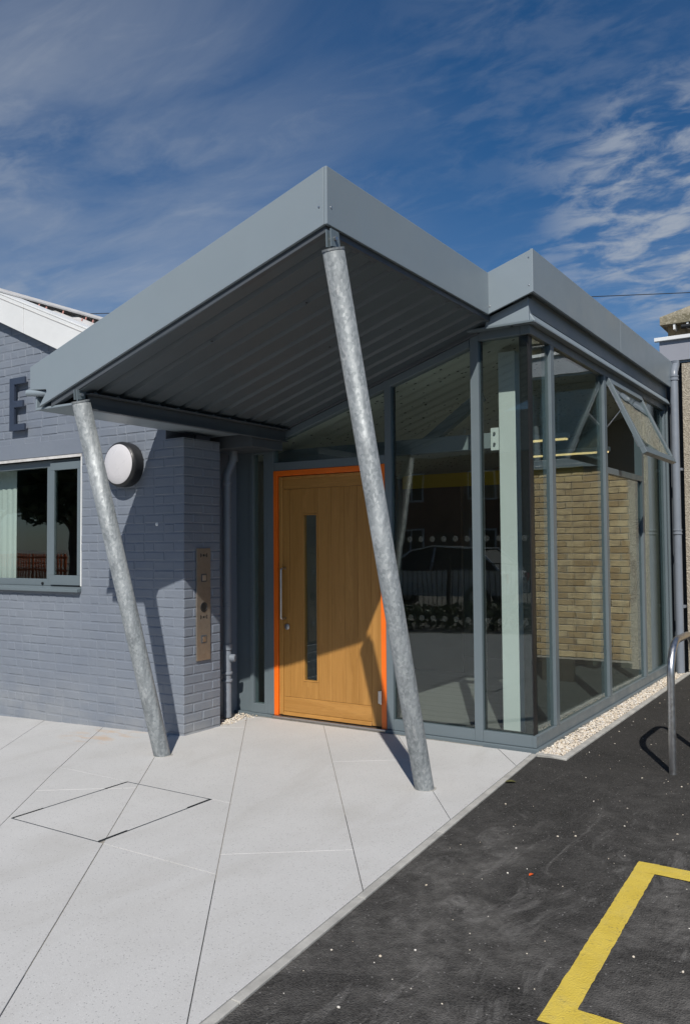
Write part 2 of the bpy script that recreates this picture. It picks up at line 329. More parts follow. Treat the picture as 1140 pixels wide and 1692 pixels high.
# ------------------------------------------------------------------ mesh helpers
class MB:
    def __init__(s): s.v = []; s.f = []; s.smooth = False
    def add(s, vs, fs):
        o = len(s.v); s.v += [tuple(p) for p in vs]; s.f += [tuple(i+o for i in f) for f in fs]; return s
    def box(s, x0, x1, y0, y1, z0, z1):
        if x0 > x1: x0, x1 = x1, x0
        if y0 > y1: y0, y1 = y1, y0
        if z0 > z1: z0, z1 = z1, z0
        return s.add([(x0, y0, z0), (x1, y0, z0), (x1, y1, z0), (x0, y1, z0), (x0, y0, z1), (x1, y0, z1), (x1, y1, z1), (x0, y1, z1)],
                     [(3, 2, 1, 0), (4, 5, 6, 7), (0, 1, 5, 4), (1, 2, 6, 5), (2, 3, 7, 6), (3, 0, 4, 7)])
    def prism(s, poly, a, b, axis='Y'):
        """poly: 2-D points in the two other axes, in order; extruded from a to b along axis"""
        def pt(p, t):
            return {'Y': (p[0], t, p[1]), 'Z': (p[0], p[1], t), 'X': (t, p[0], p[1])}[axis]
        ar = sum(poly[i][0]*poly[(i+1) % len(poly)][1]-poly[(i+1) % len(poly)][0]*poly[i][1] for i in range(len(poly)))
        if (ar < 0) != (axis == 'Y'): poly = poly[::-1]
        k = len(poly); vs = [pt(p, a) for p in poly]+[pt(p, b) for p in poly]
        fs = [tuple(range(k-1, -1, -1)), tuple(range(k, 2*k))]+[(i, (i+1) % k, k+(i+1) % k, k+i) for i in range(k)]
        return s.add(vs, fs)
    def tube(s, pts, r, n=20, caps=True, smooth=True):
        pts = [Vector(p) for p in pts]; rs = r if isinstance(r, (list, tuple)) else [r]*len(pts)
        o = len(s.v); T = [(pts[min(i+1, len(pts)-1)]-pts[max(i-1, 0)]).normalized() for i in range(len(pts))]
        ref = Vector((1, 0, 0)) if abs(T[0].x) < .8 else Vector((0, 1, 0)); A = (ref-T[0]*ref.dot(T[0])).normalized()
        for i, p in enumerate(pts):
            A = (A-T[i]*A.dot(T[i])).normalized(); B = T[i].cross(A)
            for k in range(n):
                t = 2*math.pi*k/n; s.v.append(tuple(p+(A*math.cos(t)+B*math.sin(t))*rs[i]))
        for i in range(len(pts)-1):
            for k in range(n):
                k2 = (k+1) % n; s.f.append((o+i*n+k, o+i*n+k2, o+(i+1)*n+k2, o+(i+1)*n+k))
        if caps:
            s.f.append(tuple(o+k for k in range(n-1, -1, -1))); s.f.append(tuple(o+(len(pts)-1)*n+k for k in range(n)))
        s.smooth = s.smooth or smooth; return s
    def lathe(s, c, axis, prof, n=40):
        """prof: (radius, distance along axis)"""
        ax = Vector(axis).normalized(); ref = Vector((0, 0, 1)) if abs(ax.z) < .8 else Vector((1, 0, 0))
        A = (ref-ax*ref.dot(ax)).normalized(); B = ax.cross(A); o = len(s.v); c = Vector(c)
        for r, t in prof:
            for k in range(n):
                a = 2*math.pi*k/n; s.v.append(tuple(c+ax*t+(A*math.cos(a)+B*math.sin(a))*max(r, 1e-4)))
        for i in range(len(prof)-1):
            for k in range(n):
                k2 = (k+1) % n; s.f.append((o+i*n+k, o+i*n+k2, o+(i+1)*n+k2, o+(i+1)*n+k))
        s.smooth = True; return s
    def mesh(s, name):
        me = bpy.data.meshes.new(name); me.from_pydata(s.v, [], s.f); me.update()
        if s.smooth:
            for p in me.polygons: p.use_smooth = True
            try: me.set_sharp_from_angle(angle=R(38))
            except Exception: pass
        return me
def link(name, me, mat, parent=None, loc=None, bevel=0):
    if mat and not me.materials: me.materials.append(M[mat] if isinstance(mat, str) else mat)
    o = bpy.data.objects.new(name, me); COL.objects.link(o)
    if loc is not None: o.location = loc
    if parent:
        o.parent = parent; o.matrix_parent_inverse = Matrix.Translation(-world_loc(parent))
    if bevel:
        b = o.modifiers.new('bevel', 'BEVEL'); b.width = bevel; b.segments = 2; b.limit_method = 'ANGLE'; b.angle_limit = R(40)
    return o
WL = {}
def world_loc(o): return WL.get(o.name, Vector((0, 0, 0)))
def build(mb, name, mat, parent=None, bevel=0, label=None, cat=None, group=None, kind=None):
    o = link(name, mb.mesh(name), mat, parent, None, bevel); tag(o, label, cat, group, kind); return o
def tag(o, label=None, cat=None, group=None, kind=None):
    if label: o['label'] = label
    if cat: o['category'] = cat
    if group: o['group'] = group
    if kind: o['kind'] = kind
    return o
def thing(name, loc, label=None, cat=None, group=None, kind=None):
    o = bpy.data.objects.new(name, None); COL.objects.link(o); o.location = loc; o.empty_display_size = .1
    WL[o.name] = Vector(loc); return tag(o, label, cat, group, kind)
def box(name, mat, parent, *b, bevel=0, **k): return build(MB().box(*b), name, mat, parent, bevel, **k)
def gz(x):   # paving falls gently to the left along the brick wall
    return 0.034*(max(x, -8.2)+4.7) if x < -4.7 else 0.0

# ------------------------------------------------------------------ ground
mb = MB(); xs = [-400, -30, -8.2, -4.7, 400]; ys = [-400, 400]
vs = [(x, y, gz(x)-.06 if x < -4.7 else -.014) for x in xs for y in ys]
vs[6] = (-4.7, -400, -.06); vs[7] = (-4.7, 400, -.06)
# joint between the yard under the paving and the tarmac lies under the edging
xs2 = [-400, -30, -8.2, -4.7, -2.6]; vs = [(x, y, gz(x)-.0042) for x in xs2 for y in ys]
fs = [(2*i, 2*i+2, 2*i+3, 2*i+1) for i in range(4)]
build(mb.add(vs, fs), 'ground', 'joint', kind='structure')
KX = lambda y: -2.18+(5.9-y)*.089           # outer edge of the paving
mb = MB(); ty = [-400, -40, 5.87, 5.88, 400]
tv = [(KX(-8)-.01, -400), (KX(-8)-.01, -8), (KX(5.80)-.01, 5.80), (-1.965, 5.83), (-2.02, 10.5), (-2.02, 400)]
vs = []
for x, y in tv: vs += [(x, y, -.010), (400, y, -.010)]
build(mb.add(vs, [(2*i, 2*i+1, 2*i+3, 2*i+2) for i in range(5)]), 'tarmac', 'tarmac', kind='structure')

# ------------------------------------------------------------------ paving slabs
def clip(poly, a, b, c):       # keep a*x+b*y<=c
    out = []
    for i in range(len(poly)):
        p, q = poly[i], poly[(i+1) % len(poly)]; dp = a*p[0]+b*p[1]-c; dq = a*q[0]+b*q[1]-c
        if dp <= 0: out.append(p)
        if dp*dq < 0: t = dp/(dp-dq); out.append((p[0]+(q[0]-p[0])*t, p[1]+(q[1]-p[1])*t))
    return out
def area(p): return .5*abs(sum(p[i][0]*p[(i+1) % len(p)][1]-p[(i+1) % len(p)][0]*p[i][1] for i in range(len(p)))) if len(p) > 2 else 0
def shrink(poly, g):
    ar = sum(poly[i][0]*poly[(i+1) % len(poly)][1]-poly[(i+1) % len(poly)][0]*poly[i][1] for i in range(len(poly)))
    if ar < 0: poly = poly[::-1]
    out = poly
    for i in range(len(poly)):
        p, q = poly[i], poly[(i+1) % len(poly)]; L = math.hypot(q[0]-p[0], q[1]-p[1])
        if L < 1e-5: continue
        nx, ny = (q[1]-p[1])/L, -(q[0]-p[0])/L
        out = clip(out, nx, ny, nx*p[0]+ny*p[1]-g)
        if len(out) < 3: return []
    return out
pav = thing('paving', (-4, 2, 0), 'pale speckled concrete slab paving in front of the entrance', None, None, 'structure')
D = (.607, -.794); Nn = (.794, .607)
offs = [-8.02+.62*i for i in range(10)]
offs = [-5.24, -4.62, -4.0, -3.38, -2.76, -2.14, -1.52, -.904, -.30, .352, .92, 1.587, 2.2, 2.85]
MX0, MX1, MY0, MY1 = -4.15, -3.43, 2.955, 3.81      # recessed manhole
def slab_obj(poly, parent, name='slab', gap=.0019, top=0.0):
    poly = shrink(poly, gap)
    if area(poly) < .004: return
    dz = random.uniform(-.0012, .0012)
    bm = bmesh.new(); bm.from_mesh(MB().prism(poly, -.045, 0, 'Z').mesh('tmp'))
    bmesh.ops.bevel(bm, geom=bm.edges[:], offset=.0012, segments=1, affect='EDGES')
    if min(p[0] for p in poly) < -4.7:
        for xc in (-4.7, -8.2): bmesh.ops.bisect_plane(bm, geom=bm.verts[:]+bm.edges[:]+bm.faces[:], plane_co=(xc, 0, 0), plane_no=(1, 0, 0))
    for v in bm.verts: v.co.z += gz(v.co.x)+top+dz
    me = bpy.data.meshes.new(name); bm.to_mesh(me); bm.free(); link(name, me, 'slab', parent)
def split_hole(poly):
    h = clip(clip(clip(clip(poly, 1, 0, MX1), -1, 0, -MX0), 0, 1, MY1), 0, -1, -MY0)
    if area(h) < 1e-4: return [poly], []
    a = clip(poly, 0, 1, MY0); b = clip(poly, 0, -1, -MY1); m = clip(clip(poly, 0, 1, MY1), 0, -1, -MY0)
    return [q for q in (a, b, clip(m, 1, 0, MX0), clip(m, -1, 0, -MX1)) if area(q) > 1e-3], [h]
cover_polys = []
offs = [-8.96, -8.34, -7.72, -7.1, -6.48, -5.86]+offs
for i in range(len(offs)-1):
    o0, o1 = offs[i], offs[i+1]; s0 = -8.0+(i*2.9 % 4.6)
    L = 4.6
    for k in range(-1, 5):
        a0, a1 = s0+k*L, s0+(k+1)*L
        poly = [(Nn[0]*o+D[0]*s_, Nn[1]*o+D[1]*s_) for o, s_ in ((o0, a0), (o0, a1), (o1, a1), (o1, a0))]
        poly = clip(poly, 0, 1, 5.845); poly = clip(poly, 1, .089, -2.18+5.9*.089-.036); poly = clip(poly, 0, -1, 1.6); poly = clip(poly, -1, 0, 10)
        if len(poly) < 3 or area(poly) < .01: continue
        # drop what lies wholly under the brick building
        if all(p[0] < -4.9 and p[1] > 5.05 for p in poly): continue
        q, h = split_hole(poly); cover_polys += h
        for p in q: slab_obj(p, pav)
# concrete edging, laid in lengths
edge = thing('concrete_edging', (-2, 4, 0), 'narrow concrete edging strip between paving, gravel and tarmac', 'kerb')
y = 5.84
while y > -1.6:
    y2 = y-.915; w = .034
    mb = MB().prism([(KX(y-.003)-w, y-.003), (KX(y-.003)+.006, y-.003), (KX(y2)+.006, y2), (KX(y2)-w, y2)], -.12, -.001, 'Z')
    build(mb, 'edging_length', 'kerb', edge, .003); y = y2
build(MB().prism([(-2.185, 5.90), (-2.185, 5.846), (-1.945, 5.80), (-1.945, 5.86)], -.12, .004, 'Z'), 'edging_length', 'kerb', edge, .006)
y = 5.866
while y < 10.3:
    y2 = min(y+.915, 10.42)
    build(MB().prism([(-1.997-.010*(y-5.9), y), (-1.947-.010*(y-5.9), y), (-1.947-.010*(y2-5.9), y2-.004), (-1.997-.010*(y2-5.9), y2-.004)], -.12, .004, 'Z'), 'edging_length', 'kerb', edge, .006); y = y2
# gravel
def stones(name, pts, mat, parent=None, **k):
    ico = bmesh.new(); bmesh.ops.create_icosphere(ico, subdivisions=1, radius=1); iv = [v.co.copy() for v in ico.verts]; iF = [[v.index for v in f.verts] for f in ico.faces]; ico.free()
    mb = MB()
    for x, y, z, r in pts:
        rot = Matrix.Rotation(random.uniform(0, 6.3), 3, 'Z') @ Matrix.Rotation(random.uniform(-.5, .5), 3, 'X')
        sc = Vector((random.uniform(.8, 1.35), random.uniform(.7, 1.0), random.uniform(.5, .8)))
        mb.add([Vector((x, y, z))+rot @ Vector((v.x*sc.x*r, v.y*sc.y*r, v.z*sc.z*r))*random.uniform(.85, 1.12) for v in iv], iF)
    return build(mb, name, mat, parent, **k)
pts = []
for i in range(6500):
    y = 5.87+4.5*random.random()**1.15; r = random.uniform(.006, .0125)
    pts.append((random.uniform(-2.175, -2.0-.010*(y-5.9)), y, random.uniform(-.022, .004), r))
stones('gravel_strip', pts, 'gravel', None, label='strip of cream gravel along the foot of the glazed side wall', cat='gravel', kind='stuff')
box('gravel_bed', 'rubble', None, -2.2, -1.99, 5.87, 10.4, -.2, -.012, kind='structure')
pts = [(random.uniform(-5.0, -4.70), random.uniform(5.40, 5.87), random.uniform(-.004, .008), random.uniform(.005, .012)) for i in range(420)]
pts = [p for p in pts if p[0] < -4.74-(p[1]-5.4)*.12 or random.random() < .12]
stones('loose_rubble', pts, 'gravel', None, label='loose stone chips around the foot of the downpipe in the corner', cat='gravel', kind='stuff')
pts = []
for i in range(420):
    y = random.uniform(1.0, 9.5); x = random.uniform(KX(min(y, 5.8))+.08, 1.2)
    if y > 5.8: x = max(x, -1.88)
    pts.append((x, y, -.008, random.choice((.0025, .003, .0035, .006))))
stones('grit', pts, 'gravel', None, label='pale grit scattered across the dark tarmac', cat='grit', kind='stuff')
# recessed manhole
mh = thing('manhole_cover', ((MX0+MX1)/2, (MY0+MY1)/2, 0), 'square recessed manhole cover filled with the same pale concrete as paving', 'manhole cover')
for p in cover_polys:
    p = clip(clip(clip(clip(p, 1, 0, MX1-.009), -1, 0, -MX0-.009), 0, 1, MY1-.009), 0, -1, -MY0-.009)
    slab_obj(p, mh, 'infill_slab', .0022, -.001)
mb = MB(); t = .0085
for a in ((MX0+.001, MX0+t, MY0, MY1), (MX1-t, MX1-.001, MY0, MY1), (MX0, MX1, MY0+.001, MY0+t), (MX0, MX1, MY1-t, MY1-.001)): mb.box(*a, -.06, -.0005)
build(mb, 'rim', 'dark_steel', mh)
for a in ((MX0+.002, MX0+.014, MY0+.01, MY0+.21), (MX0+.002, MX0+.014, MY1-.19, MY1-.01), (MX1-.014, MX1-.002, MY0+.01, MY0+.2), (MX1-.014, MX1-.002, MY1-.2, MY1-.01)):
    box('lifting_slot', 'black', mh, *a, -.05, .0015)
# yellow bay outline
bay = thing('bay_marking', (-.4, 3.4, 0), 'worn yellow painted bay outline on the dark tarmac', 'road marking')
def stripe(a, b, w, z=-.0065):
    a = Vector((*a, 0)); b = Vector((*b, 0)); d = (b-a).normalized(); nrm = Vector((-d.y, d.x, 0))*w
    N = 60; L_ = []; R_ = []
    for i in range(N+1):
        p = a.lerp(b, i/N); L_.append(p+nrm*(1+random.uniform(-.02, .02))); R_.append(p+nrm*random.uniform(-.02, .02))
    mb = MB(); vs = [(q.x, q.y, z) for q in L_]+[(q.x, q.y, z) for q in R_]
    mb.add(vs, [(i, N+1+i, N+2+i, i+1) for i in range(N)]); build(mb, 'stripe', 'yellow', bay)
stripe((-1.049, 4.150), (-.985, 2.610), .094)
stripe((-.990, 4.150), (1.35, 4.07), -.125, -.0055)
stripe((-.950, 2.612), (1.4, 2.53), .125, -.0055)
stripe((1.45, 2.40), (1.38, 4.12), .095)
# fallen leaves
def leaf(name, loc, sz, rz, mat, label):
    mb = MB(); prof = [(-1, 0), (-.5, .42), (.1, .5), (.6, .32), (1, 0), (.6, -.32), (.1, -.5), (-.5, -.42)]
    c, s_ = math.cos(rz), math.sin(rz)
    top = [(loc[0]+(x*c-y*s_)*sz, loc[1]+(x*s_+y*c)*sz, loc[2]+.004+abs(y)*sz*.5) for x, y in prof]
    bot = [(x, y, z-.0015) for x, y, z in top]
    mb.add(top+bot, [tuple(range(8)), tuple(range(15, 7, -1))]+[(i, 8+i, 8+(i+1) % 8, (i+1) % 8) for i in range(8)])
    build(mb, name, mat, None, 0, label, 'leaf')
leaf('fallen_leaf', (-2.065, 5.08, -.006), .035, .5, 'brownleaf', 'dull green dry leaf lying against the concrete edging')
leaf('fallen_leaf', (-1.42, 3.72, -.008), .016, 1.3, 'redleaf', 'tiny red orange petal lying on open tarmac')

# ------------------------------------------------------------------ grey brick building
WY = 4.95; WX = -4.755
gb = thing('brick_building', (-7.25, 7.5, 0), 'grey painted brick building with a low pitched pale roof and gable wall', 'building')
WIN = (-8.35, -5.99, 1.13, 2.31)     # window opening
vz = lambda x: 3.291-.444*(x+6.25) if x > -7.25 else 3.291-.444*(-8.25-x)
core = MB(); c0 = WY+.0038
XL = -9.75
core.prism([(XL, -.3), (WX-.0045, -.3), (WX-.0045, WIN[2]-.02), (XL, WIN[2]-.02)], c0, WY+.34)
core.prism([(WIN[1], WIN[2]-.02), (WX-.0045, WIN[2]-.02), (WX-.0045, WIN[3]), (WIN[1], WIN[3])], c0, WY+.34)
core.prism([(XL, WIN[2]-.02), (WIN[0], WIN[2]-.02), (WIN[0], WIN[3]), (XL, WIN[3])], c0, WY+.34)
core.prism([(XL, WIN[3]), (WX-.0045, WIN[3]), (WX-.0045, 2.385), (-4.96, 2.385), (-4.96, vz(-4.96)+.1), (-7.25, vz(-7.25)+.1), (XL, vz(XL)+.1)], c0, WY+.34)
core.prism([(WX-.0045, -.3), (WX-.0045, 2.385), (-5.06, 2.385), (-5.06, -.3)], WY+.34, 5.385)
core.prism([(-5.03, -.3), (-5.03, 2.7), (-5.28, 2.7), (-5.28, -.3)], 5.385, 5.93)      # set back behind the downpipe
wall = build(core, 'wall', 'paintwall', gb)
# bricks
BM = {}
def brick_mesh(dx, dy, dz, mat, amp=.0018):
    key = (round(dx, 3), round(dy, 3), round(dz, 3), mat, random.randrange(3))
    if key not in BM:
        bm = bmesh.new(); bmesh.ops.create_cube(bm, size=1)
        for v in bm.verts:
            v.co = Vector((v.co.x*dx, v.co.y*dy, v.co.z*dz))+Vector([random.uniform(-amp, amp) for _ in range(3)])
        bmesh.ops.bevel(bm, geom=bm.edges[:], offset=.005, segments=1, affect='EDGES')
        me = bpy.data.meshes.new('brick'); bm.to_mesh(me); bm.free(); me.materials.append(M[mat]); BM[key] = me
    return BM[key]
def lay(bricks, parent, mat, key, limit=300, amp=.0018):
    bricks = sorted(bricks, key=key); rest = MB()
    for i, (x0, x1, y0, y1, z0, z1) in enumerate(bricks):
        me = brick_mesh(x1-x0, y1-y0, z1-z0, mat, amp); c = Vector(((x0+x1)/2, (y0+y1)/2, (z0+z1)/2))+Vector((0, random.uniform(-.0016, .0016), random.uniform(-.0016, .0016)))
        if i < limit: link('brick', me, None, parent, c)
        else: rest.add([v.co+c for v in me.vertices], [tuple(p.vertices) for p in me.polygons])
    if rest.v: build(rest, 'brickwork', mat, parent, kind='stuff')
CH = .0765; J = .010; bl, bd = .215, .1025
bricks = []
rowi = 0; z = -.30+.0095
while z < 3.9:
    z1 = z+CH-J; even = rowi % 2 == 0
    # return face first (X = WX)
    if z1 < 2.40:
        if even:
            bricks.append((WX-bd, WX, WY+bd+J, WY+bd+J+bl, z, z1)); bricks.append((WX-bd, WX, WY+bd+2*J+bl, 5.385, z, z1))
            x = WX
        else:
            bricks.append((WX-bd, WX, WY, WY+bl, z, z1)); bricks.append((WX-bd, WX, WY+bl+J, 5.385, z, z1))
            x = WX-bd-J
    else:
        x = -4.97-(0 if even else .11)
    k = 0
    while x > -7.75:
        l = bl if (k+rowi*3) % 5 else bd
        if rowi % 6 == 5 and k > 0: l = bd
        l += random.uniform(-.004, .004)
        a, b = x-l, x
        x = a-J-random.uniform(-.002, .002); k += 1
        zc = (z+z1)/2
        if zc > vz((a+b)/2)+.04: continue
        if z1 > WIN[2]-.03 and z < WIN[3]+.0 and a < WIN[1]:
            if b <= WIN[1]+.02: continue
            a = WIN[1]+.012
        if WIN[3]-.02 < zc < WIN[3]+.17 and b < WIN[1]+.12: continue       # rendered lintel
        bricks.append((a, b, WY, WY+bd, z, z1))
    z += CH; rowi += 1
bricks = [b for b in bricks if b[5] > gz((b[0]+b[1])/2)-.03]
lay(bricks, wall, 'paintbrick', lambda b: (b[0]+4.7)**2+(b[4]-1.6)**2*.25+(b[2]-WY)**2)
build(MB().box(-8.5, WIN[1]+.1, WY-.002, WY+.1, WIN[3]+.028, WIN[3]+.17), 'lintel', 'paintwall', wall, .004)
build(MB().box(-8.5, WIN[1]+.005, WY-.004, WY+.06, WIN[3]+.0, WIN[3]+.024), 'mortar_strip', simple('pale_mortar', (.55, .54, .52), .9, 0, .2, 12, .6, 60, .006), wall)
# gable verge and roof
rz = lambda x: 3.915-.422*(abs(x+7.25)-.17)
prof = []
sheet = MB(); ny = 120
vs = []; fs = []
x_r = [-7.25, -6.5, -5.7, -4.93]
for j in range(ny+1):
    yy = 4.87+j*.073; h = .022*math.sin(j*math.pi/2*1.0)
    for x in x_r: vs.append((x, yy, rz(x)+h-.02))
for j in range(ny):
    for i in range(3): fs.append((j*4+i, j*4+i+1, j*4+5+i, j*4+4+i))
for j in range(ny+1):
    yy = 4.87+j*.073; h = .022*math.sin(j*math.pi/2)
    for x in x_r: vs.append((-14.5-x, yy, rz(x)+h-.02))
o2 = (ny+1)*4
for j in range(ny):
    for i in range(3): fs.append((o2+j*4+i, o2+j*4+4+i, o2+j*4+5+i, o2+j*4+i+1))
rf = build(sheet.add(vs, fs), 'roof', 'sheet', gb); sm = rf.modifiers.new('solid', 'SOLIDIFY'); sm.thickness = .008
for s_ in (1, -1):
    q = lambda x, d: (x if s_ > 0 else -14.5-x, d)
    cut = -6.72
    for xa, xb in ((-7.25, cut-.003), (cut+.003, -4.94)):
        build(MB().prism([q(xa, vz(xa)), q(xb, vz(xb)), q(xb, rz(xb)+.012), q(xa, rz(xa)+.012)], WY-.075, WY-.045), 'verge_board', 'white', rf, .003)
    build(MB().prism([q(-7.25, rz(-7.25)+.014), q(-4.94, rz(-4.94)+.014), q(-4.94, rz(-4.94)+.030), q(-7.25, rz(-7.25)+.030)], WY-.078, WY+.17), 'verge_flashing', 'white', rf, .003)
build(MB().prism([(-7.42, rz(-7.42)+.035), (-7.25, rz(-7.25)+.035), (-7.08, rz(-7.08)+.035), (-7.08, rz(-7.08)+.05), (-7.25, rz(-7.25)+.062), (-7.42, rz(-7.42)+.05)], 4.86, 13.6), 'ridge_cap', 'sheet', rf)
scr_m = simple('red_washer', (.55, .27, .23), .6, 0, .1, 30)
for i in range(11):
    for x in (-7.04, -6.93 if i % 2 else -6.75):
        yy = 5.0+i*.29; c = Vector((x, yy, rz(x)+.018))
        build(MB().lathe(c, (0.4, 0, 1), [(.001, .012), (.007, .010), (.008, .004), (.008, -.02)], 8), 'screw_cap', scr_m, rf)
# rest of the building
build(MB().box(XL, XL+.3, WY+.34, 13.5, -.3, 2.8), 'side_wall', 'paintwall', gb)
build(MB().box(XL, -5.0, 13.2, 13.5, -.3, 2.8), 'rear_wall', 'paintwall', gb)
build(MB().box(-5.28, -5.03, 5.935, 13.2, -.3, 2.69), 'side_wall', 'inwhite', gb)
build(MB().box(XL+.3, -5.28, WY+.341, 13.2, -.2, .05), 'room_floor', 'indark', gb)
build(MB().box(XL+.3, -5.28, WY+.341, 13.2, 2.50, 2.60), 'room_ceiling', 'indark', gb)
build(MB().box(XL+.3, -5.28, 8.6, 8.7, .05, 2.5), 'room_wall', 'indark', gb)
build(MB().box(-8.3, -7.4, 8.56, 8.598, .05, 2.05), 'room_door', 'indark', gb)
build(MB().box(XL+.3, -5.28, 6.6, 6.75, 2.30, 2.498), 'room_beam', 'indark', gb)
# window
wn_ = build(MB().box(WIN[0], WIN[1]-.005, WY+.05, WY+.11, WIN[2]+.025, WIN[2]+.085).box(WIN[0], WIN[1]-.005, WY+.05, WY+.11, WIN[3]-.065, WIN[3]-.002)
            .box(WIN[1]-.06, WIN[1]-.005, WY+.05, WY+.11, WIN[2]+.085, WIN[3]-.065).box(-6.52, -6.45, WY+.05, WY+.11, WIN[2]+.085, WIN[3]-.065)
            .box(WIN[0], WIN[0]+.06, WY+.05, WY+.11, WIN[2]+.085, WIN[3]-.065), 'window', 'frame', gb, .003)
cs = MB(); cx0, cx1, cz0, cz1 = -6.445, WIN[1]-.012, WIN[2]+.035, WIN[3]-.035; t = .068
cs.box(cx0, cx1, WY+.022, WY+.049, cz0, cz0+t+.02).box(cx0, cx1, WY+.022, WY+.049, cz1-t, cz1).box(cx0, cx0+t-.01, WY+.022, WY+.049, cz0+t+.02, cz1-t).box(cx1-t, cx1, WY+.022, WY+.049, cz0+t+.02, cz1-t)
build(cs, 'casement_frame', 'frame', wn_, .003)
box('pane', 'glass', wn_, cx0+t-.01, cx1-t, WY+.032, WY+.042, cz0+t+.02, cz1-t)
box('pane', 'glass', wn_, WIN[0]+.06, -6.52, WY+.075, WY+.085, WIN[2]+.085, WIN[3]-.065)
build(MB().prism([(WY-.045, WIN[2]-.022), (WY-.045, WIN[2]+.004), (WY+.05, WIN[2]+.024), (WY+.05, WIN[2]-.004), (WY-.003, WIN[2]-.014), (WY-.003, WIN[2]-.022)], WIN[0]-.03, WIN[1]+.004, 'X'), 'sill', 'frame', wn_, .002)
build(MB().lathe((-6.57, WY+.049, WIN[2]+.045), (0, -1, 0), [(.012, 0), (.012, .012), (.001, .013)], 12), 'drain_cap', 'black', wn_)
box('reveal', 'white', wn_, WIN[1]-.004, WIN[1]+.008, WY-.003, WY+.06, WIN[2]+.03, WIN[3]-.002)
mb = MB(); fs = []; N = 40
for i in range(N+1):
    x = -8.25+1.07*i/N; mb.v += [(x, WY+.20+.005*math.sin(i*1.9), 1.16), (x, WY+.20+.005*math.sin(i*1.9), 2.29)]
mb.f = [(2*i, 2*i+2, 2*i+3, 2*i+1) for i in range(N)]
bl_ = build(mb, 'window_blind', simple('blind_fabric', (.60, .615, .585), .9, 0, .03, 3), None, 0, 'pale green fabric blind half drawn behind the window of the brick building', 'blind'); bl_.modifiers.new('solid', 'SOLIDIFY').thickness = .003
for x in (-5.058, -5.62):      # sealed fixing holes
    build(MB().lathe((x, WY+.001, 1.69), (0, -1, 0), [(.017, 0), (.012, .006), (.001, .008)], 10), 'fixing_plug', 'white', wall)
# the letter
LE = Vector((-6.945, WY-.055, 2.60)); w, h, t = .225, .50, .062
mb = MB().prism([(LE.x, LE.z), (LE.x+w, LE.z), (LE.x+w, LE.z+t), (LE.x+.068, LE.z+t), (LE.x+.068, LE.z+.22), (LE.x+.195, LE.z+.22), (LE.x+.195, LE.z+.22+t), (LE.x+.068, LE.z+.22+t), (LE.x+.068, LE.z+h-t), (LE.x+w, LE.z+h-t), (LE.x+w, LE.z+h), (LE.x, LE.z+h)], LE.y, LE.y+.022)
le = thing('sign_letter', (LE.x+w/2, LE.y, LE.z), 'dark blue letter E standing off the grey brick gable', 'letter')
build(mb, 'letter_plate', 'letter', le, .0015)
for x, z in ((LE.x+.035, LE.z+.05), (LE.x+.035, LE.z+.45), (LE.x+.17, LE.z+.03), (LE.x+.17, LE.z+.47)):
    build(MB().tube([(x, LE.y+.02, z), (x, WY+.004, z)], .006, 8), 'stand_off', 'stain', le)
# bulkhead lamp
la = thing('bulkhead_lamp', (-5.395, WY, 2.01), 'round bulkhead lamp with white face and black rim on the grey wall', 'lamp')
c = (-5.395, WY, 2.195)
build(MB().lathe(c, (0, -1, 0), [(.001, -.004), (.185, -.004), (.19, .02), (.192, .08), (.186, .10), (.172, .112), (.166, .112)], 56), 'case', 'blackcase', la)
build(MB().lathe(c, (0, -1, 0), [(.167, .10), (.167, .114), (.15, .124), (.09, .134), (.001, .138)], 56), 'diffuser', 'opal', la)
# intercom panel on the return face
ic = thing('intercom_panel', (WX, 5.17, .57), 'tall brushed metal entry phone panel on the brick corner', 'intercom')
brz = simple('bronzed_plate', (.34, .30, .255), .38, .7, .1, 20, .05, 200)
P0, P1, PZ0, PZ1 = 5.088, 5.252, .572, 1.488
build(MB().box(WX-.002, WX+.012, P0, P1, PZ0, PZ1), 'plate', brz, ic, .002)
pm = (P0+P1)/2; fx = WX+.012
for z in (1.245, .745):
    b_ = build(MB().box(fx, fx+.003, pm-.033, pm+.033, z-.033, z+.033), 'button_surround', 'dark_steel', ic, .004)
    build(MB().box(fx+.003, fx+.006, pm-.022, pm+.022, z-.022, z+.022), 'button', 'stain', b_, .002)
build(MB().lathe((fx, pm, 1.005), (1, 0, 0), [(.040, 0), (.040, .004), (.033, .006), (.030, .003), (.001, .003)], 28), 'camera_lens', 'black', ic)
for z in (1.43, .925):
    mb = MB().lathe((fx, pm, z), (1, 0, 0), [(.010, -.001), (.010, .0015), (.001, .002)], 12)
    for s_ in (-1, 1):
        mb.box(fx-.001, fx+.0015, pm+s_*.036-.004, pm+s_*.036+.004, z-.016, z+.016); mb.box(fx-.001, fx+.0015, pm+s_*.022-.002, pm+s_*.022+.002, z-.009, z+.009)
    build(mb, 'speaker_slot', 'black', ic)

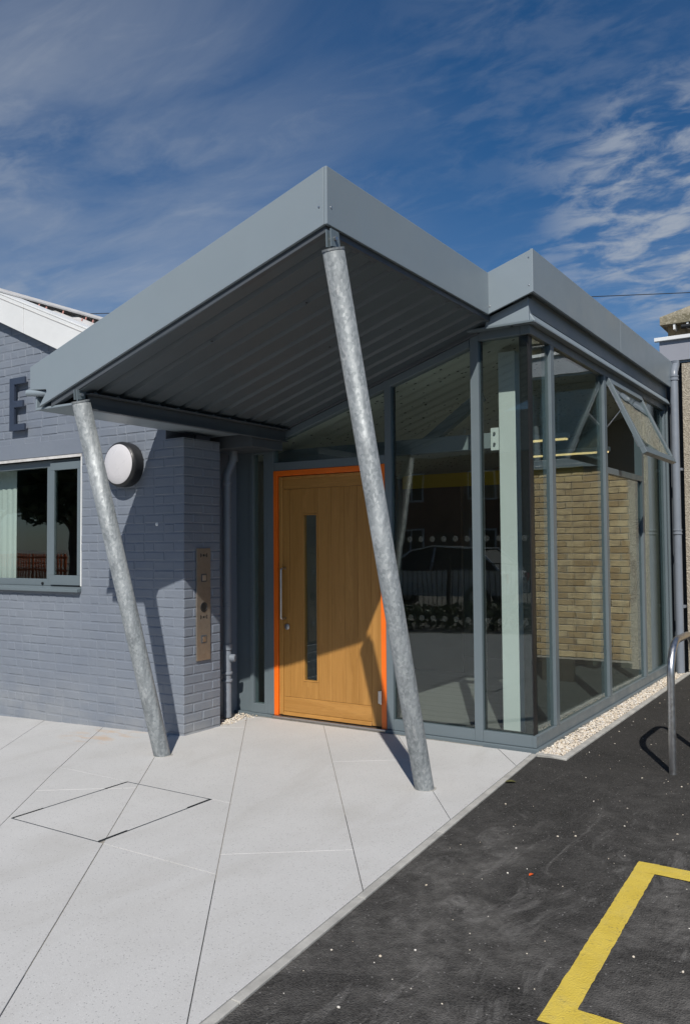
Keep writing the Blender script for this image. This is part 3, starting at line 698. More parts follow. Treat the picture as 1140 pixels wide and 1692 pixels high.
# ------------------------------------------------------------------ entrance porch
FY = 5.933; GX = -2.227; CX0 = -4.93; CX1 = -2.48; CY = 3.634; RX = -2.115; RY = 5.785; BY = 10.38
sl_ = .318
zb = lambda x: 3.207+sl_*(x-CX1); zt = lambda x: zb(x)+.314
ph = thing('entrance_porch', (-3.5, 5.9, 0), 'grey glazed entrance porch with a tilted metal canopy on two leaning posts', 'building')
fa = build(MB().prism([(CX0, zt(CX0)), (CX1-.0015, zt(CX1)), (CX1-.0015, zb(CX1)), (-4.835, zb(-4.835)), (-4.755, 2.556), (-4.76, 2.572), (CX0, 2.585)], CY, CY+.02), 'canopy_fascia', 'fascia', ph, .003)
def riv(c, ax, parent): build(MB().lathe(c, ax, [(.0065, 0), (.0055, .003), (.001, .004)], 10), 'rivet', 'hinge', parent)
for z in (zb(CX1)+.10, ): riv((CX1-.03, CY, z), (0, -1, 0), fa)
f2 = build(MB().box(CX1, CX1+.02, CY+.0, RY-.02, zb(CX1), zt(CX1)), 'canopy_fascia', 'fascia', ph, .003)
riv((CX1+.02, CY+.04, zb(CX1)+.10), (1, 0, 0), f2)
f3 = build(MB().prism([(CX1+.001, zb(CX1)), (RX-.001, zb(RX)), (RX-.001, zt(RX)), (CX1+.001, zt(CX1))], RY-.02, RY), 'canopy_fascia', 'fascia', ph, .003)
riv((RX-.03, RY-.02, zb(RX)+.05), (0, -1, 0), f3); riv((RX-.03, RY-.02, zt(RX)-.06), (0, -1, 0), f3); riv((CX1+.03, RY-.02, zb(CX1)+.06), (0, -1, 0), f3)
f4 = build(MB().box(RX-.02, RX, RY-.019, 8.1, zb(RX), zt(RX)), 'canopy_fascia', 'fascia', ph, .003)
f5 = build(MB().box(RX-.02, RX, 8.103, BY-.02, zb(RX), zt(RX)), 'canopy_fascia', 'fascia', ph, .003)
# inner return lips of the fascia
build(MB().prism([(CX0+.2, zb(CX0+.2)-.040), (CX1-.004, zb(CX1)-.034), (CX1-.004, zb(CX1)+.03), (CX0+.2, zb(CX0+.2)+.03)], CY+.021, CY+.06), 'fascia_lip', 'dark_steel', fa)
build(MB().box(CX1-.05, CX1-.0005, CY+.08, RY+.1, zb(CX1)-.034, zb(CX1)+.02), 'fascia_lip', 'dark_steel', f2)
# roof covering on top
rc = build(MB().prism([(CX0+.004, zt(CX0)-.05), (CX1-.002, zt(CX1)-.05), (CX1-.002, zt(CX1)-.012), (CX0+.004, zt(CX0)-.012)], CY+.022, RY-.02), 'roof', 'fascia', ph)
build(MB().prism([(CX0+.004, zt(CX0)-.05), (RX-.022, zt(RX)-.05), (RX-.022, zt(RX)-.012), (CX0+.004, zt(CX0)-.012)], RY+.002, BY-.02), 'roof', 'fascia', ph)
# profiled deck seen from below
zd = lambda x: zb(x)-.026-.011*(CX1-x)
mb = MB(); pr = []; y = CY+.03
yy = 3.80
pr.append((CY+.022, 0))
while yy < 5.87:
    pr += [(yy-.030, 0), (yy-.016, .028), (yy+.016, .028), (yy+.030, 0)]; 
    yy += .1945
pr.append((5.90, 0)); x_a, x_b = -4.462, CX1-.003
vs = [(x_a, y, zd(x_a)+z) for y, z in pr]+[(x_b, y, zd(x_b)+z) for y, z in pr]; k = len(pr)
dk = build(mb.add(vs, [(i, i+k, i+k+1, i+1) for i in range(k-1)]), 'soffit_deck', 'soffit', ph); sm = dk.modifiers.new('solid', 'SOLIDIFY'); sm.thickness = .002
for (x, y) in ((-3.0, 4.2), (-3.6, 4.0), (-3.3, 4.9), (-2.9, 5.2)):
    build(MB().lathe((x, y, zd(x)), (0, 0, -1), [(.008, 0), (.008, .005), (.001, .006)], 8), 'deck_screw', 'black', dk)
# low beam and gutter on the left
zB = 2.415
bm_ = build(MB().box(-4.462, -4.452, CY+.075, FY-.03, zB, zB+.105).box(-4.452, -4.392, CY+.075, FY-.03, zB+.098, zB+.105).box(-4.452, -4.42, CY+.075, FY-.03, zB, zB+.007), 'edge_beam', 'dark_steel', ph, .001)
gut = build(MB().box(CX0+.03, -4.463, CY+.024, 5.75, zB+.03, zB+.045).box(CX0+.03, CX0+.045, CY+.024, 5.92, zB+.045, zB+.22).box(-4.475, -4.463, CY+.024, 5.92, zB+.045, zB+.165).box(CX0+.0, CX0+.03, CY+.024, 5.9, zB+.205, zB+.22), 'gutter', 'fascia', ph, .002)
build(MB().box(-4.93, -4.463, 5.45, FY-.06, zB-.075, zB+.03), 'gutter_box', 'dark_steel', gut, .003)
build(MB().tube([(-4.72, CY+.06, 2.548), (-4.955, CY+.0, 2.566)], .023, 20, False).tube([(-4.955, CY+.0, 2.566), (-4.72, CY+.06, 2.548)], .019, 20, False), 'overflow_spout', 'fascia', gut)
# leaning posts
def post(bx, by, tx, ty, tz, label):
    b = Vector((bx, by, -.02)); t = Vector((tx, ty, tz)); d = (t-b).normalized(); r = .0595
    mb = MB(); n = 40
    A = Vector((1, 0, 0)); A = (A-d*A.dot(d)).normalized(); Bv = d.cross(A)
    base = []; top = []
    for k in range(n):
        a = 2*math.pi*k/n; o = (A*math.cos(a)+Bv*math.sin(a))*r
        q = b+o; q = q+d*((-.02-q.z)/d.z); base.append(q); top.append(t+o)
    o_ = build(mb.add(base+top, [(i, (i+1) % n, n+(i+1) % n, n+i) for i in range(n)]+[tuple(range(n, 2*n))]), 'post', 'galv', ph, 0, label)
    for p_ in o_.data.polygons: p_.use_smooth = len(p_.vertices) == 4
    # cap plate, fin and bolt
    build(MB().tube([t, t+d*.012], .0615, 32), 'cap_plate', 'galv', o_)
    z1 = zb(tx)-.034
    f_ = t+d*.012
    for s_ in (-.014, .014):
        build(MB().prism([(f_.y-.04, f_.z), (f_.y+.045, f_.z+.015), (f_.y+.03, z1), (f_.y-.045, z1)], tx+s_-.004, tx+s_+.004, 'X'), 'fin_plate', 'frame', o_)
    build(MB().tube([(tx-.032, f_.y-.01, min(f_.z+.055, (f_.z+z1)/2)), (tx+.032, f_.y-.01, min(f_.z+.055, (f_.z+z1)/2))], .011, 6, True, False), 'bolt', 'hinge', o_)
    # grout collar
    build(MB().lathe((bx, by, -.02), (0, 0, 1), [(.072, 0), (.070, .0215), (.058, .023)], 32), 'grout_collar', 'kerb', o_)
    return o_
post(-2.457, 4.665, -2.457, CY+.055, 3.075, 'galvanised steel post leaning in front of the wooden door')
post(-4.452, 4.42, -4.470, CY+.055, 2.462, 'shorter galvanised steel post leaning in front of the grey brick wall')

# glazed front: frames
fr_y0, fr_y1 = FY-.03, FY+.045
def gl(x): return zb(x)-.07
ff = MB()
def sloped(mb, x0, x1, d0, d1, y0, y1): mb.prism([(x0, zb(x0)+d0), (x1, zb(x1)+d0), (x1, zb(x1)+d1), (x0, zb(x0)+d1)], y0, y1)
mb = MB(); sloped(mb, -4.66, -2.685, -.125, -.062, fr_y0, fr_y1); build(mb, 'head_frame', 'frame', ph, .003)
mb = MB(); sloped(mb, -4.66, -2.60, -.060, .016, FY-.055, FY+.06); build(mb, 'rafter_trim', 'dark_steel', ph, .003)
def mull(x0, x1, ztop, z0=.0, y0=fr_y0, y1=fr_y1, name='mullion'): return build(MB().box(x0, x1, y0, y1, z0, ztop), name, 'frame', ph, .003)
SZ = .105
mull(-4.665, -4.589, gl(-4.66)+.01, .022, fr_y0-.001, fr_y1+.001)
mull(-3.446, -3.385, gl(-3.41)+.01, .022, fr_y0-.001, fr_y1+.001)
mull(-2.680, -2.612, 3.125, .022, fr_y0-.001, fr_y1+.001)
build(MB().box(-4.588, -3.447, fr_y0, fr_y1, 2.168, 2.24), 'transom', 'frame', ph, .003)
build(MB().box(-3.384, -2.681, fr_y0, fr_y1, .022, SZ), 'bottom_rail', 'frame', ph, .003)
build(MB().box(-2.611, GX-.0, fr_y0, fr_y1, .022, SZ), 'bottom_rail', 'frame', ph, .003)
build(MB().box(-3.47, GX+.055, FY-.055, FY+.02, -.03, .020).box(GX+.0, GX+.055, FY+.021, BY-.05, -.03, .020), 'sill_flashing', 'frame', ph, .003)
build(MB().box(-2.611, GX-.046, fr_y0, fr_y1, 3.06, 3.125), 'head_frame', 'frame', ph, .003)
# left side-light and flat panel
build(MB().box(-5.03, -4.862, FY-.012, FY+.03, .02, 2.42), 'cladding_panel', 'frame', ph, .003)
build(MB().box(-5.03, -4.60, FY-.05, FY+.02, -.03, .019), 'sill_flashing', 'frame', ph, .003)
sf = build(MB().box(-4.861, -4.822, fr_y0, fr_y1, .020, 2.42).box(-4.700, -4.666, fr_y0, fr_y1, .020, 2.42).box(-4.822, -4.700, fr_y0, fr_y1, .020, .10).box(-4.822, -4.700, fr_y0, fr_y1, 2.33, 2.42), 'sidelight_frame', 'frame', ph, .003)
box('pane', 'glass', sf, -4.822, -4.700, FY+.0, FY+.012, .10, 2.33)
def pane_poly(poly, mat='glass'): return build(MB().prism(poly, FY+.0, FY+.012), 'pane', mat, ph)
pane_poly([(-4.588, 2.24), (-3.447, 2.24), (-3.447, zb(-3.447)-.124), (-4.588, zb(-4.588)-.124)] if zb(-4.588)-.124 > 2.241 else [(-4.588, 2.24), (-3.447, 2.24), (-3.447, zb(-3.447)-.124)])
p3 = pane_poly([(-3.384, SZ), (-2.681, SZ), (-2.681, zb(-2.681)-.124), (-3.384, zb(-3.384)-.124)])
p4 = pane_poly([(-2.611, SZ), (GX-.004, SZ), (GX-.004, 3.06), (-2.611, 3.06)])
# bead lines just inside the frames
for (a0, a1, z0, z1) in ((-3.384, -2.681, SZ, None), (-2.611, GX-.06, SZ, 3.06)):
    mb = MB().box(a0, a0+.012, FY+.013, FY+.03, z0, (z1 or zb(a0)-.124)).box(a1-.012, a1, FY+.013, FY+.03, z0, (z1 or zb(a1)-.124)).box(a0+.012, a1-.012, FY+.013, FY+.03, z0, z0+.012)
    build(mb, 'glazing_bead', 'black', ph)
for z in (1.548, .925):
    for i in range(7): build(MB().lathe((-3.335+i*.1, FY-.0005, z), (0, -1, 0), [(.023, 0), (.023, .0006), (.0005, .0006)], 20), 'glass_dot', 'frost', p3)
    for i in range(4): build(MB().lathe((-2.575+i*.1, FY-.0005, z), (0, -1, 0), [(.023, 0), (.023, .0006), (.0005, .0006)], 20), 'glass_dot', 'frost', p4)
# black silicone corner
build(MB().box(GX-.062, GX+.004, FY+.013, FY+.024, SZ, 3.06).box(GX-.014, GX+.0035, FY+.025, FY+.075, SZ, 3.06), 'corner_seal', 'black', ph)
build(MB().box(GX-.003, GX+.0045, FY-.004, FY+.004, SZ, 3.06), 'corner_seal', 'black', ph)

# glazed right side
sx0, sx1 = GX-.045, GX+.03
ends = BY-.05
build(MB().box(sx0, sx1, FY+.046, ends, .022, SZ), 'bottom_rail', 'frame', ph, .003)
build(MB().box(GX-.0, sx1, FY-.03, FY+.0455, .022, SZ-.0), 'bottom_rail', 'frame', ph, .003)
build(MB().box(sx0, sx1, FY-.03, ends, 3.06, 3.125), 'head_frame', 'frame', ph, .003)
ms = [(6.345, 6.425), (7.80, 7.88), (9.15, 9.23), (10.25, 10.33)]
for a, b in ms: build(MB().box(sx0-.001, sx1+.001, a, b, SZ, 3.06), 'mullion', 'frame', ph, .003)
def spane(y0, y1, z0, z1): return box('pane', 'glass_side', ph, GX-.006, GX+.006, y0, y1, z0, z1)
spane(FY+.076, 6.345, SZ, 3.06); spane(6.425, 7.80, SZ, 3.06); spane(9.23, 10.25, SZ, 3.06)
VZ = 2.215
build(MB().box(sx0, sx1, 7.88, 9.15, VZ-.06, VZ), 'transom', 'frame', ph, .003)
spane(7.88, 9.15, SZ, VZ-.06)
# open top-hung vent
th = R(25); Lv = .80; vy0, vy1 = 7.892, 9.138; hz_ = 3.05
def vent_pt(u, w, y): return (GX+.022+u*math.sin(th)+w*math.cos(th), y, hz_-u*math.cos(th)+w*math.sin(th))
def vbox(mb, u0, u1, w0, w1, y0, y1):
    c = [vent_pt(u, w, y) for u in (u0, u1) for w in (w0, w1) for y in (y0, y1)]
    return mb.add(c, [(0, 1, 3, 2), (4, 6, 7, 5), (0, 4, 5, 1), (2, 3, 7, 6), (0, 2, 6, 4), (1, 5, 7, 3)])
vm = MB(); t = .065
vbox(vm, 0, t, -.02, .025, vy0, vy1); vbox(vm, Lv-t, Lv, -.02, .025, vy0, vy1); vbox(vm, t, Lv-t, -.02, .025, vy0, vy0+t); vbox(vm, t, Lv-t, -.02, .025, vy1-t, vy1)
vf = build(vm, 'open_vent', 'frame', ph, .003, 'top hung vent window tilted open in the glazed side')
build(vbox(MB(), t, Lv-t, 0, .010, vy0+t, vy1-t), 'pane', 'glass_side', vf)
for y in (vy0-.004, vy1+.001):
    a = Vector(vent_pt(.08, -.01, y)); b = Vector(vent_pt(.34, -.01, y)); c_ = Vector((GX+.02, y, hz_-.47))
    build(MB().tube([a, b], .007, 6, True, False), 'stay_arm', 'stain', vf); build(MB().tube([b, c_], .006, 6, True, False), 'stay_arm', 'stain', vf)
    build(vbox(MB(), .60, .72, -.024, -.0205, y-.0, y+.03), 'catch_plate', 'stain', vf)
# trims above the side glazing
build(MB().box(GX-.10, GX+.045, FY-.02, BY-.03, 3.205, zb(RX)+.02), 'eaves_band', 'fascia', ph, .003)
build(MB().prism([(GX-.10, 3.127), (GX+.085, 3.127), (GX+.085, 3.140), (GX+.046, 3.20), (GX-.10, 3.20)], FY-.075, BY-.03), 'eaves_drip', 'fascia', ph, .003)
build(MB().box(GX-.08, RX-.021, RY+.002, BY-.03, zb(RX)+.021, zb(RX)+.035), 'eaves_soffit', 'frame', ph)
# front corner flashing: level box below the sloping fascia
build(MB().prism([(-2.525, 3.135), (GX+.05, 3.135), (GX+.05, zb(GX+.05)+.004), (-2.50, zb(-2.50)+.004)], RY+.045, FY-.021), 'corner_flashing', 'fascia', ph, .003)
build(MB().box(-2.80, GX+.088, RY+.03, FY-.0765, 3.118, 3.132).box(-2.80, GX-.11, FY-.0764, FY-.05, 3.118, 3.132), 'corner_drip', 'frame', ph, .002)
build(MB().box(-2.61, GX-.101, FY-.02, FY+.1, 3.127, 3.19), 'header', 'dark_steel', ph)
# end trim by the pipe
build(MB().box(GX-.06, GX+.05, 10.331, 10.37, .0, 3.125), 'end_trim', 'frame', ph, .003)

# ------------------------------------------------------------------ door
dfm = build(MB().box(-4.588, -4.543, FY-.034, FY+.05, .022, 2.166).box(-3.492, -3.447, FY-.034, FY+.05, .022, 2.166).box(-4.543, -3.492, FY-.034, FY+.05, 2.118, 2.166), 'door_frame', 'orange', ph, .003)
build(MB().box(-4.588, -3.447, FY-.06, FY+.045, -.02, .021), 'threshold', 'hinge', dfm, .003)
dy0, dy1 = FY-.012, FY+.04
door = build(MB().box(-4.538, -4.497, dy0-.010, dy1, .030, 2.112), 'door', 'oakedge', ph, .005, 'oak boarded door with a tall narrow vision panel')
build(MB().box(-4.495, -4.428, dy0, dy1, .19, 2.0), 'stile', 'oak', door, .002)
build(MB().box(-3.595, -3.497, dy0, dy1, .030, 2.112), 'stile', 'oak', door, .002)
build(MB().box(-4.495, -3.597, dy0, dy1, 2.002, 2.112), 'rail', 'oakh', door, .002)
build(MB().box(-4.495, -3.597, dy0, dy1, .062, .188), 'rail', 'oakh', door, .002)
build(MB().prism([(dy0-.014, .030), (dy1, .030), (dy1, .060), (dy0, .060)], -4.495, -3.597, 'X'), 'weather_bar', 'oakh', door, .002)
build(MB().box(-4.495, -3.597, dy0-.012, dy0+.0, 2.09, 2.112), 'bead', 'oakedge', door, .003)
VX0, VX1, VZ0, VZ1 = -4.273, -4.142, .345, 1.768
xs = [-4.426, -4.289, -4.126, -3.99, -3.855, -3.725, -3.597]
for i in range(len(xs)-1):
    a, b = xs[i]+.0008, xs[i+1]-.0008
    if i == 1:
        for z0, z1 in ((.19, VZ0-.012), (VZ1+.012, 2.0)): build(MB().box(a, b, dy0+.003, dy1-.006, z0, z1), 'board', 'oak', door, .0015)
    else: build(MB().box(a, b, dy0+.003, dy1-.006, .19, 2.0), 'board', 'oak', door, .0015)
build(MB().box(VX0-.014, VX0, dy0, dy1-.006, VZ0-.011, VZ1+.011).box(VX1, VX1+.014, dy0, dy1-.006, VZ0-.011, VZ1+.011).box(VX0, VX1, dy0, dy1-.006, VZ0-.011, VZ0).box(VX0, VX1, dy0, dy1-.006, VZ1, VZ1+.011), 'vision_bead', 'oakedge', door, .002)
box('pane', 'glass', door, VX0, VX1, dy0+.02, dy0+.028, VZ0, VZ1)
hp = [(-4.475, dy0+.004, 1.298), (-4.475, dy0-.045, 1.298)]
hx = -4.475
pts = [(hx, dy0+.002, 1.305)]
for i in range(7):
    a = i/6*math.pi/2; pts.append((hx, dy0-.045-.018*math.sin(a), 1.305-.018*(1-math.cos(a))))
for i in range(7):
    a = i/6*math.pi/2; pts.append((hx, dy0-.063+.018*(1-math.cos(a)), .885-.018*math.sin(a)))
pts.append((hx, dy0+.002, .867))
build(MB().tube(pts, .0095, 14), 'handle', 'stain', door)
build(MB().lathe((-4.455, dy0, .795), (0, -1, 0), [(.026, -.002), (.026, .008), (.022, .010), (.001, .010)], 24).box(-4.461, -4.449, dy0-.014, dy0-.009, .778, .812), 'lock', 'stain', door)
for z in (.27, 1.95):
    build(MB().tube([(-3.494, FY-.040, z-.055), (-3.494, FY-.040, z+.055)], .0075, 10).box(-3.520, -3.494, FY-.040, FY-.013, z-.05, z+.05), 'hinge', 'hinge', door)

# ------------------------------------------------------------------ porch interior
build(MB().box(-5.02, GX-.05, FY+.05, 10.3, -.05, .018), 'floor', 'floor', ph)
mb = MB(); ca, cb = -5.02, GX-.11
mb.prism([(ca, zb(ca)-.10), (cb, zb(cb)-.13), (cb, zb(cb)-.10), (ca, zb(ca)-.07)], FY+.07, 10.3); build(mb, 'ceiling', 'tile', ph)
build(MB().box(-5.02, GX-.05, 10.3, 10.37, 0, 3.35), 'back_wall', 'inbeige', ph)
build(MB().box(-4.6, -3.1, 10.26, 10.298, .02, 2.1), 'inner_door', 'indark', ph)
build(MB().box(-5.02, -5.0, FY+.05, 10.3, .02, zb(-5.0)-.1), 'lining', 'inbeige', ph)
build(MB().box(-4.95, -2.75, 8.9, 8.93, 2.18, 2.34), 'header_panel', 'yellow_board', ph)
build(MB().box(-4.98, -4.2, 8.94, 9.0, .02, 2.34).box(-3.25, -2.9, 8.94, 9.0, .02, 2.34), 'screen_wall', 'indark', ph)
icx = build(MB().box(-2.575, -2.435, 6.20, 6.34, .019, 3.02), 'steel_column', 'column_white', ph, .006)
build(MB().box(-2.66, -2.576, 6.235, 6.25, 2.25, 2.43), 'end_plate', 'column_white', icx, .002)
for z in (2.30, 2.385): build(MB().tube([(-2.625, 6.236, z), (-2.625, 6.222, z)], .011, 6, True, False), 'bolt', 'hinge', icx)
build(MB().box(-4.98, -2.662, 6.25, 6.33, 2.27, 2.395), 'tie_beam', 'beam_int', ph, .004)
build(MB().prism([(-3.46, 2.397), (-3.30, 2.397), (-2.84, 2.72), (-2.88, 2.80)], 6.5, 6.58), 'brace', 'beam_int', ph, .004)
for i, (x, y) in enumerate(((-3.2, 8.0), (-3.2, 9.4))):
    lt = thing('pendant_lamp', (x, y, 2.5), ('lit linear pendant lamp in the porch, in front of the yellow header', 'lit linear pendant lamp behind the yellow header in the porch')[i], 'lamp', 'pendant lamps inside the porch')
    build(MB().box(x-.6, x+.6, y-.04, y+.04, 2.53, 2.58), 'housing', 'white', lt, .004); build(MB().box(x-.58, x+.58, y-.03, y+.03, 2.515, 2.529), 'tube', 'tube', lt)
    for s_ in (-.5, .5): build(MB().tube([(x+s_, y, 2.58), (x+s_, y, zb(x+s_)-.09)], .004, 6), 'rod', 'hinge', lt)
# downpipe in the corner
dpx, dpy = -4.885, 5.62
dp = build(MB().tube([(-4.86, 5.68, zB-.07), (-4.86, 5.68, 2.30), (-4.861, 5.678, 2.27), (-4.884, 5.622, 2.13), (dpx, dpy, 2.10), (dpx, dpy, .02)], .038, 20), 'downpipe', 'pipe', ph)
for z0, z1, r in ((2.035, 2.07, .044), (.60, .655, .047), (2.25, 2.30, .044)):
    cxp = (dpx, dpy) if z0 < 2.2 else (-4.861, 5.679)
    build(MB().lathe((*cxp, z0), (0, 0, 1), [(.036, 0), (r, .003), (r, z1-z0-.003), (.036, z1-z0)], 22), 'collar', 'pipe', dp)
build(MB().lathe((dpx+.01, dpy-.0, .53), (.75, .3, 0), [(.034, .02), (.034, .062), (.028, .068), (.001, .068)], 18), 'access_cap', 'pipe', dp)
for z in (.40, .335): build(MB().lathe((dpx, dpy, z), (0, 0, 1), [(.036, -.014), (.047, -.010), (.050, 0), (.047, .010), (.036, .014)], 22), 'ring', 'pipe', dp)

# ------------------------------------------------------------------ bicycle hoop
bh = thing('bicycle_stand', (-1.243, 6.2, 0), 'brushed stainless steel hoop bicycle stand on the tarmac by the glazed wall', 'bicycle stand')
pts = [(-1.243, 5.83, -.05), (-1.243, 5.83, .60)]; rr = .22; yA, yB, zt_ = 5.83, 6.60, .845
for i in range(13):
    a = i/12*math.pi/2; pts.append((-1.243, yA+rr-rr*math.cos(a), zt_-rr+rr*math.sin(a)))
for i in range(13):
    a = i/12*math.pi/2; pts.append((-1.243, yB-rr+rr*math.sin(a), zt_-rr+rr*math.cos(a)))
pts += [(-1.243, 6.60, .60), (-1.243, 6.60, -.05)]
build(MB().tube(pts, .0245, 24), 'hoop', 'stain', bh)

# ------------------------------------------------------------------ neighbouring building on the right
nb = thing('neighbour_building', (1, 11.5, 0), 'flat roofed roughcast and buff brick building beyond the glazed side', 'building')
NY = 10.42
build(MB().box(-2.02, -1.78, NY, 11.2, -.1, 3.62), 'pilaster', 'roughcast', nb)
build(MB().box(-2.6, -2.03, 10.62, 11.2, -.1, 3.62), 'rear_panel', 'dark_steel', nb)
nw = build(MB().box(-1.779, 7.0, 10.905, 11.2, -.1, 2.50), 'wall', 'mortar', nb)
bricks = []; z = .02; rowi = 0
while z < 2.44:
    x = -1.775-(0 if rowi % 2 else .1)
    while x < 4.2:
        a, b = max(x, -1.775), x+.225
        if b-a > .03: bricks.append((a, b, 10.895, 10.99, z, z+.075))
        x += .235
    z += .085; rowi += 1
lay(bricks, nw, 'buff', lambda b: b[0], 300, .001)
cl = build(MB().box(-1.779, 7, 10.90, 10.98, 2.56, 2.63).box(-1.779, 7, 10.90, 10.98, 3.55, 3.62).box(-1.779, -1.70, 10.90, 10.98, 2.63, 3.55).box(-.50, -.43, 10.90, 10.98, 2.63, 3.55).box(.80, .87, 10.90, 10.98, 2.63, 3.55).box(2.1, 2.17, 10.9, 10.98, 2.63, 3.55), 'clerestory_window', 'frame', nb, .003)
for a, b in ((-1.70, -.50), (-.43, .80), (.87, 2.1), (2.17, 7.0)): box('pane', 'glass', cl, a, b, 10.935, 10.945, 2.63, 3.55)
build(MB().box(-1.779, 7, 10.83, 10.905, 2.505, 2.555), 'sill', 'frame', cl, .003)
build(MB().box(-1.9, 7.0, 13.6, 13.8, -.1, 3.62).box(-1.9, -1.75, 11.201, 13.6, -.1, 3.62).box(6.9, 7, 11.201, 13.6, -.1, 3.62), 'outer_wall', 'indark', nb)
build(MB().box(-1.75, 6.9, 11.0, 13.6, 2.30, 2.40), 'inner_floor', 'indark', nb)
build(MB().box(-2.26, 7.2, 10.385, 10.41, 3.655, 3.90), 'roof_fascia', simple('pale_grey_fascia', (.27, .28, .315), .5, 0, .05, 2), nb, .003)
build(MB().box(-2.24, 7.2, 10.411, 13.9, 3.63, 3.93), 'flat_roof', 'fascia', nb)
build(MB().box(-2.31, 7.25, 10.34, 10.409, 3.902, 3.945), 'roof_trim', 'white', nb, .003)
p2 = build(MB().tube([(-2.085, 10.40, 3.655), (-2.085, 10.40, 3.60), (-2.085, 10.30, 3.50), (-2.085, 10.295, 3.46), (-2.085, 10.295, .0)], .045, 22), 'downpipe', 'pipe', nb)
for z in (3.40, 1.60): build(MB().lathe((-2.085, 10.295, z), (0, 0, 1), [(.044, 0), (.053, .004), (.053, .018), (.048, .022), (.048, .042), (.053, .046), (.053, .06), (.044, .064)], 22), 'collar', 'pipe', p2)
for z in (2.35, .75): build(MB().box(-2.14, -2.03, 10.34, 10.43, z, z+.03), 'bracket', 'pipe', p2)

# far stone house
sh = thing('stone_house', (1.5, 17, 0), 'old sandstone house with mossy overhanging stone eaves behind the flat roof', 'house')
build(MB().box(-2.93, 7.5, 14.1, 21, -.1, 4.99), 'wall', 'sand', sh)
mb = MB(); e0, e1, g0, g1 = -3.02, 7.6, 13.94, 21.2
mb.add([(e0, g0, 4.99), (e1, g0, 4.99), (e1, g1, 4.99), (e0, g1, 4.99), (e0, g0, 5.12), (e1, g0, 5.12), (e1, g1, 5.12), (e0, g1, 5.12), (e0+3.4, 17.5, 7.1), (e1-3.4, 17.5, 7.1)],
       [(3, 2, 1, 0), (0, 1, 5, 4), (1, 2, 6, 5), (2, 3, 7, 6), (3, 0, 4, 7), (4, 5, 9, 8), (6, 7, 8, 9), (5, 6, 9), (7, 4, 8)])
sr = build(mb, 'roof', 'mossy', sh)
for i in range(8): build(MB().box(-2.82+i*.2, -2.79+i*.2, 13.955, 14.1, 4.90, 4.989), 'gutter_bracket', 'white', sr)
build(MB().tube([(-2.7, 13.98, 4.93), (7.4, 13.98, 4.93)], .04, 10), 'gutter', 'black', sr)

# overhead cable on two poles
pc = [Vector((-33.4, 10.5, 8.9)), Vector((11, 33.3, 8.9))]
cab = MB(); pp = []
for i in range(41):
    t = i/40; p = pc[0].lerp(pc[1], t); p.z -= .55*4*t*(1-t)*.5; pp.append(p)
build(cab.tube(pp, .012, 6), 'overhead_cable', 'black', None, 0, 'thin black overhead cable crossing the blue sky', 'cable')
for p, l in zip(pc, ('wooden utility pole carrying the cable beyond the brick building', 'wooden utility pole carrying the cable beyond the stone house')):
    u = thing('utility_pole', (p.x, p.y, 0), l, 'pole'); build(MB().tube([(p.x, p.y, -.2), (p.x, p.y, 9.1)], [.14, .10], 12), 'shaft', 'bark', u); build(MB().box(p.x-.5, p.x+.5, p.y-.05, p.y+.05, 8.78, 8.88), 'cross_arm', 'bark', u)

# ------------------------------------------------------------------ street behind the viewer (seen in the glass)
def leaves(name, n, fn, size, mat, parent=None, **k):
    mb = MB()
    for i in range(n):
        p = Vector(fn()); a = Vector((random.gauss(0, 1), random.gauss(0, 1), random.gauss(0, .7))).normalized(); b = a.cross(Vector((random.gauss(0, 1), random.gauss(0, 1), random.gauss(0, 1)))).normalized()
        s_ = size*random.uniform(.6, 1.3); mb.add([p-a*s_, p+b*s_*.5, p+a*s_, p-b*s_*.5], [(0, 1, 2, 3)])
    return build(mb, name, mat, parent, **k)
FYB = -3.1
rl = thing('railing', (-5, FYB, 0), 'black vertical bar railing along the street behind the yard', 'railing')
bar_me = MB().tube([(0, 0, 0), (0, 0, 1.25)], .009, 6).mesh('bar'); bar_me.materials.append(M['black'])
for i in range(200): link('bar', bar_me, None, rl, (-19.0+i*.11, FYB, -.05 if -19.0+i*.11 > -4.7 else gz(-19.0+i*.11)-.05))
for z in (.15, 1.12): build(MB().box(-19.1, 3.0, FYB-.02, FYB+.02, z, z+.02), 'rail', 'black', rl)
for i in range(10): build(MB().box(-19.12+i*2.36, -19.07+i*2.36, FYB-.025, FYB+.025, -.25, 1.3), 'post', 'black', rl)
hd = thing('hedge', (-6, -2.5, 0), 'low green hedge planted in front of the railing', 'hedge')
def hp_():
    x = random.uniform(-21, .5); h = (.52 if x > -12.5 else .95)+.16*noise.noise(Vector((x*1.3, 0, 0)))
    return (x, -2.45+random.uniform(-.36, .36), gz(x)-.05+abs(random.random())**.7*h)
leaves('foliage', 17000, hp_, .045, 'leaf', hd, kind='stuff')
mb = MB()
for i in range(62): x = -21+i*.34; mb.tube([(x, -2.45, gz(x)-.1), (x+random.uniform(-.1, .1), -2.45, .4)], .012, 5)
build(mb, 'stems', 'bark', hd)
ob = thing('barrier_fence', (-17.6, -3.0, 0), 'orange plastic barrier standing behind the tall end of the hedge', 'barrier')
for i in range(26): build(MB().box(-19.0+i*.11, -18.95+i*.11, -3.0, -2.98, -.16, 1.36), 'slat', 'meshorange', ob)
build(MB().box(-19.05, -16.15, -2.98, -2.965, .95, 1.0).box(-19.05, -16.15, -2.98, -2.965, 1.25, 1.30), 'rail', 'meshorange', ob)
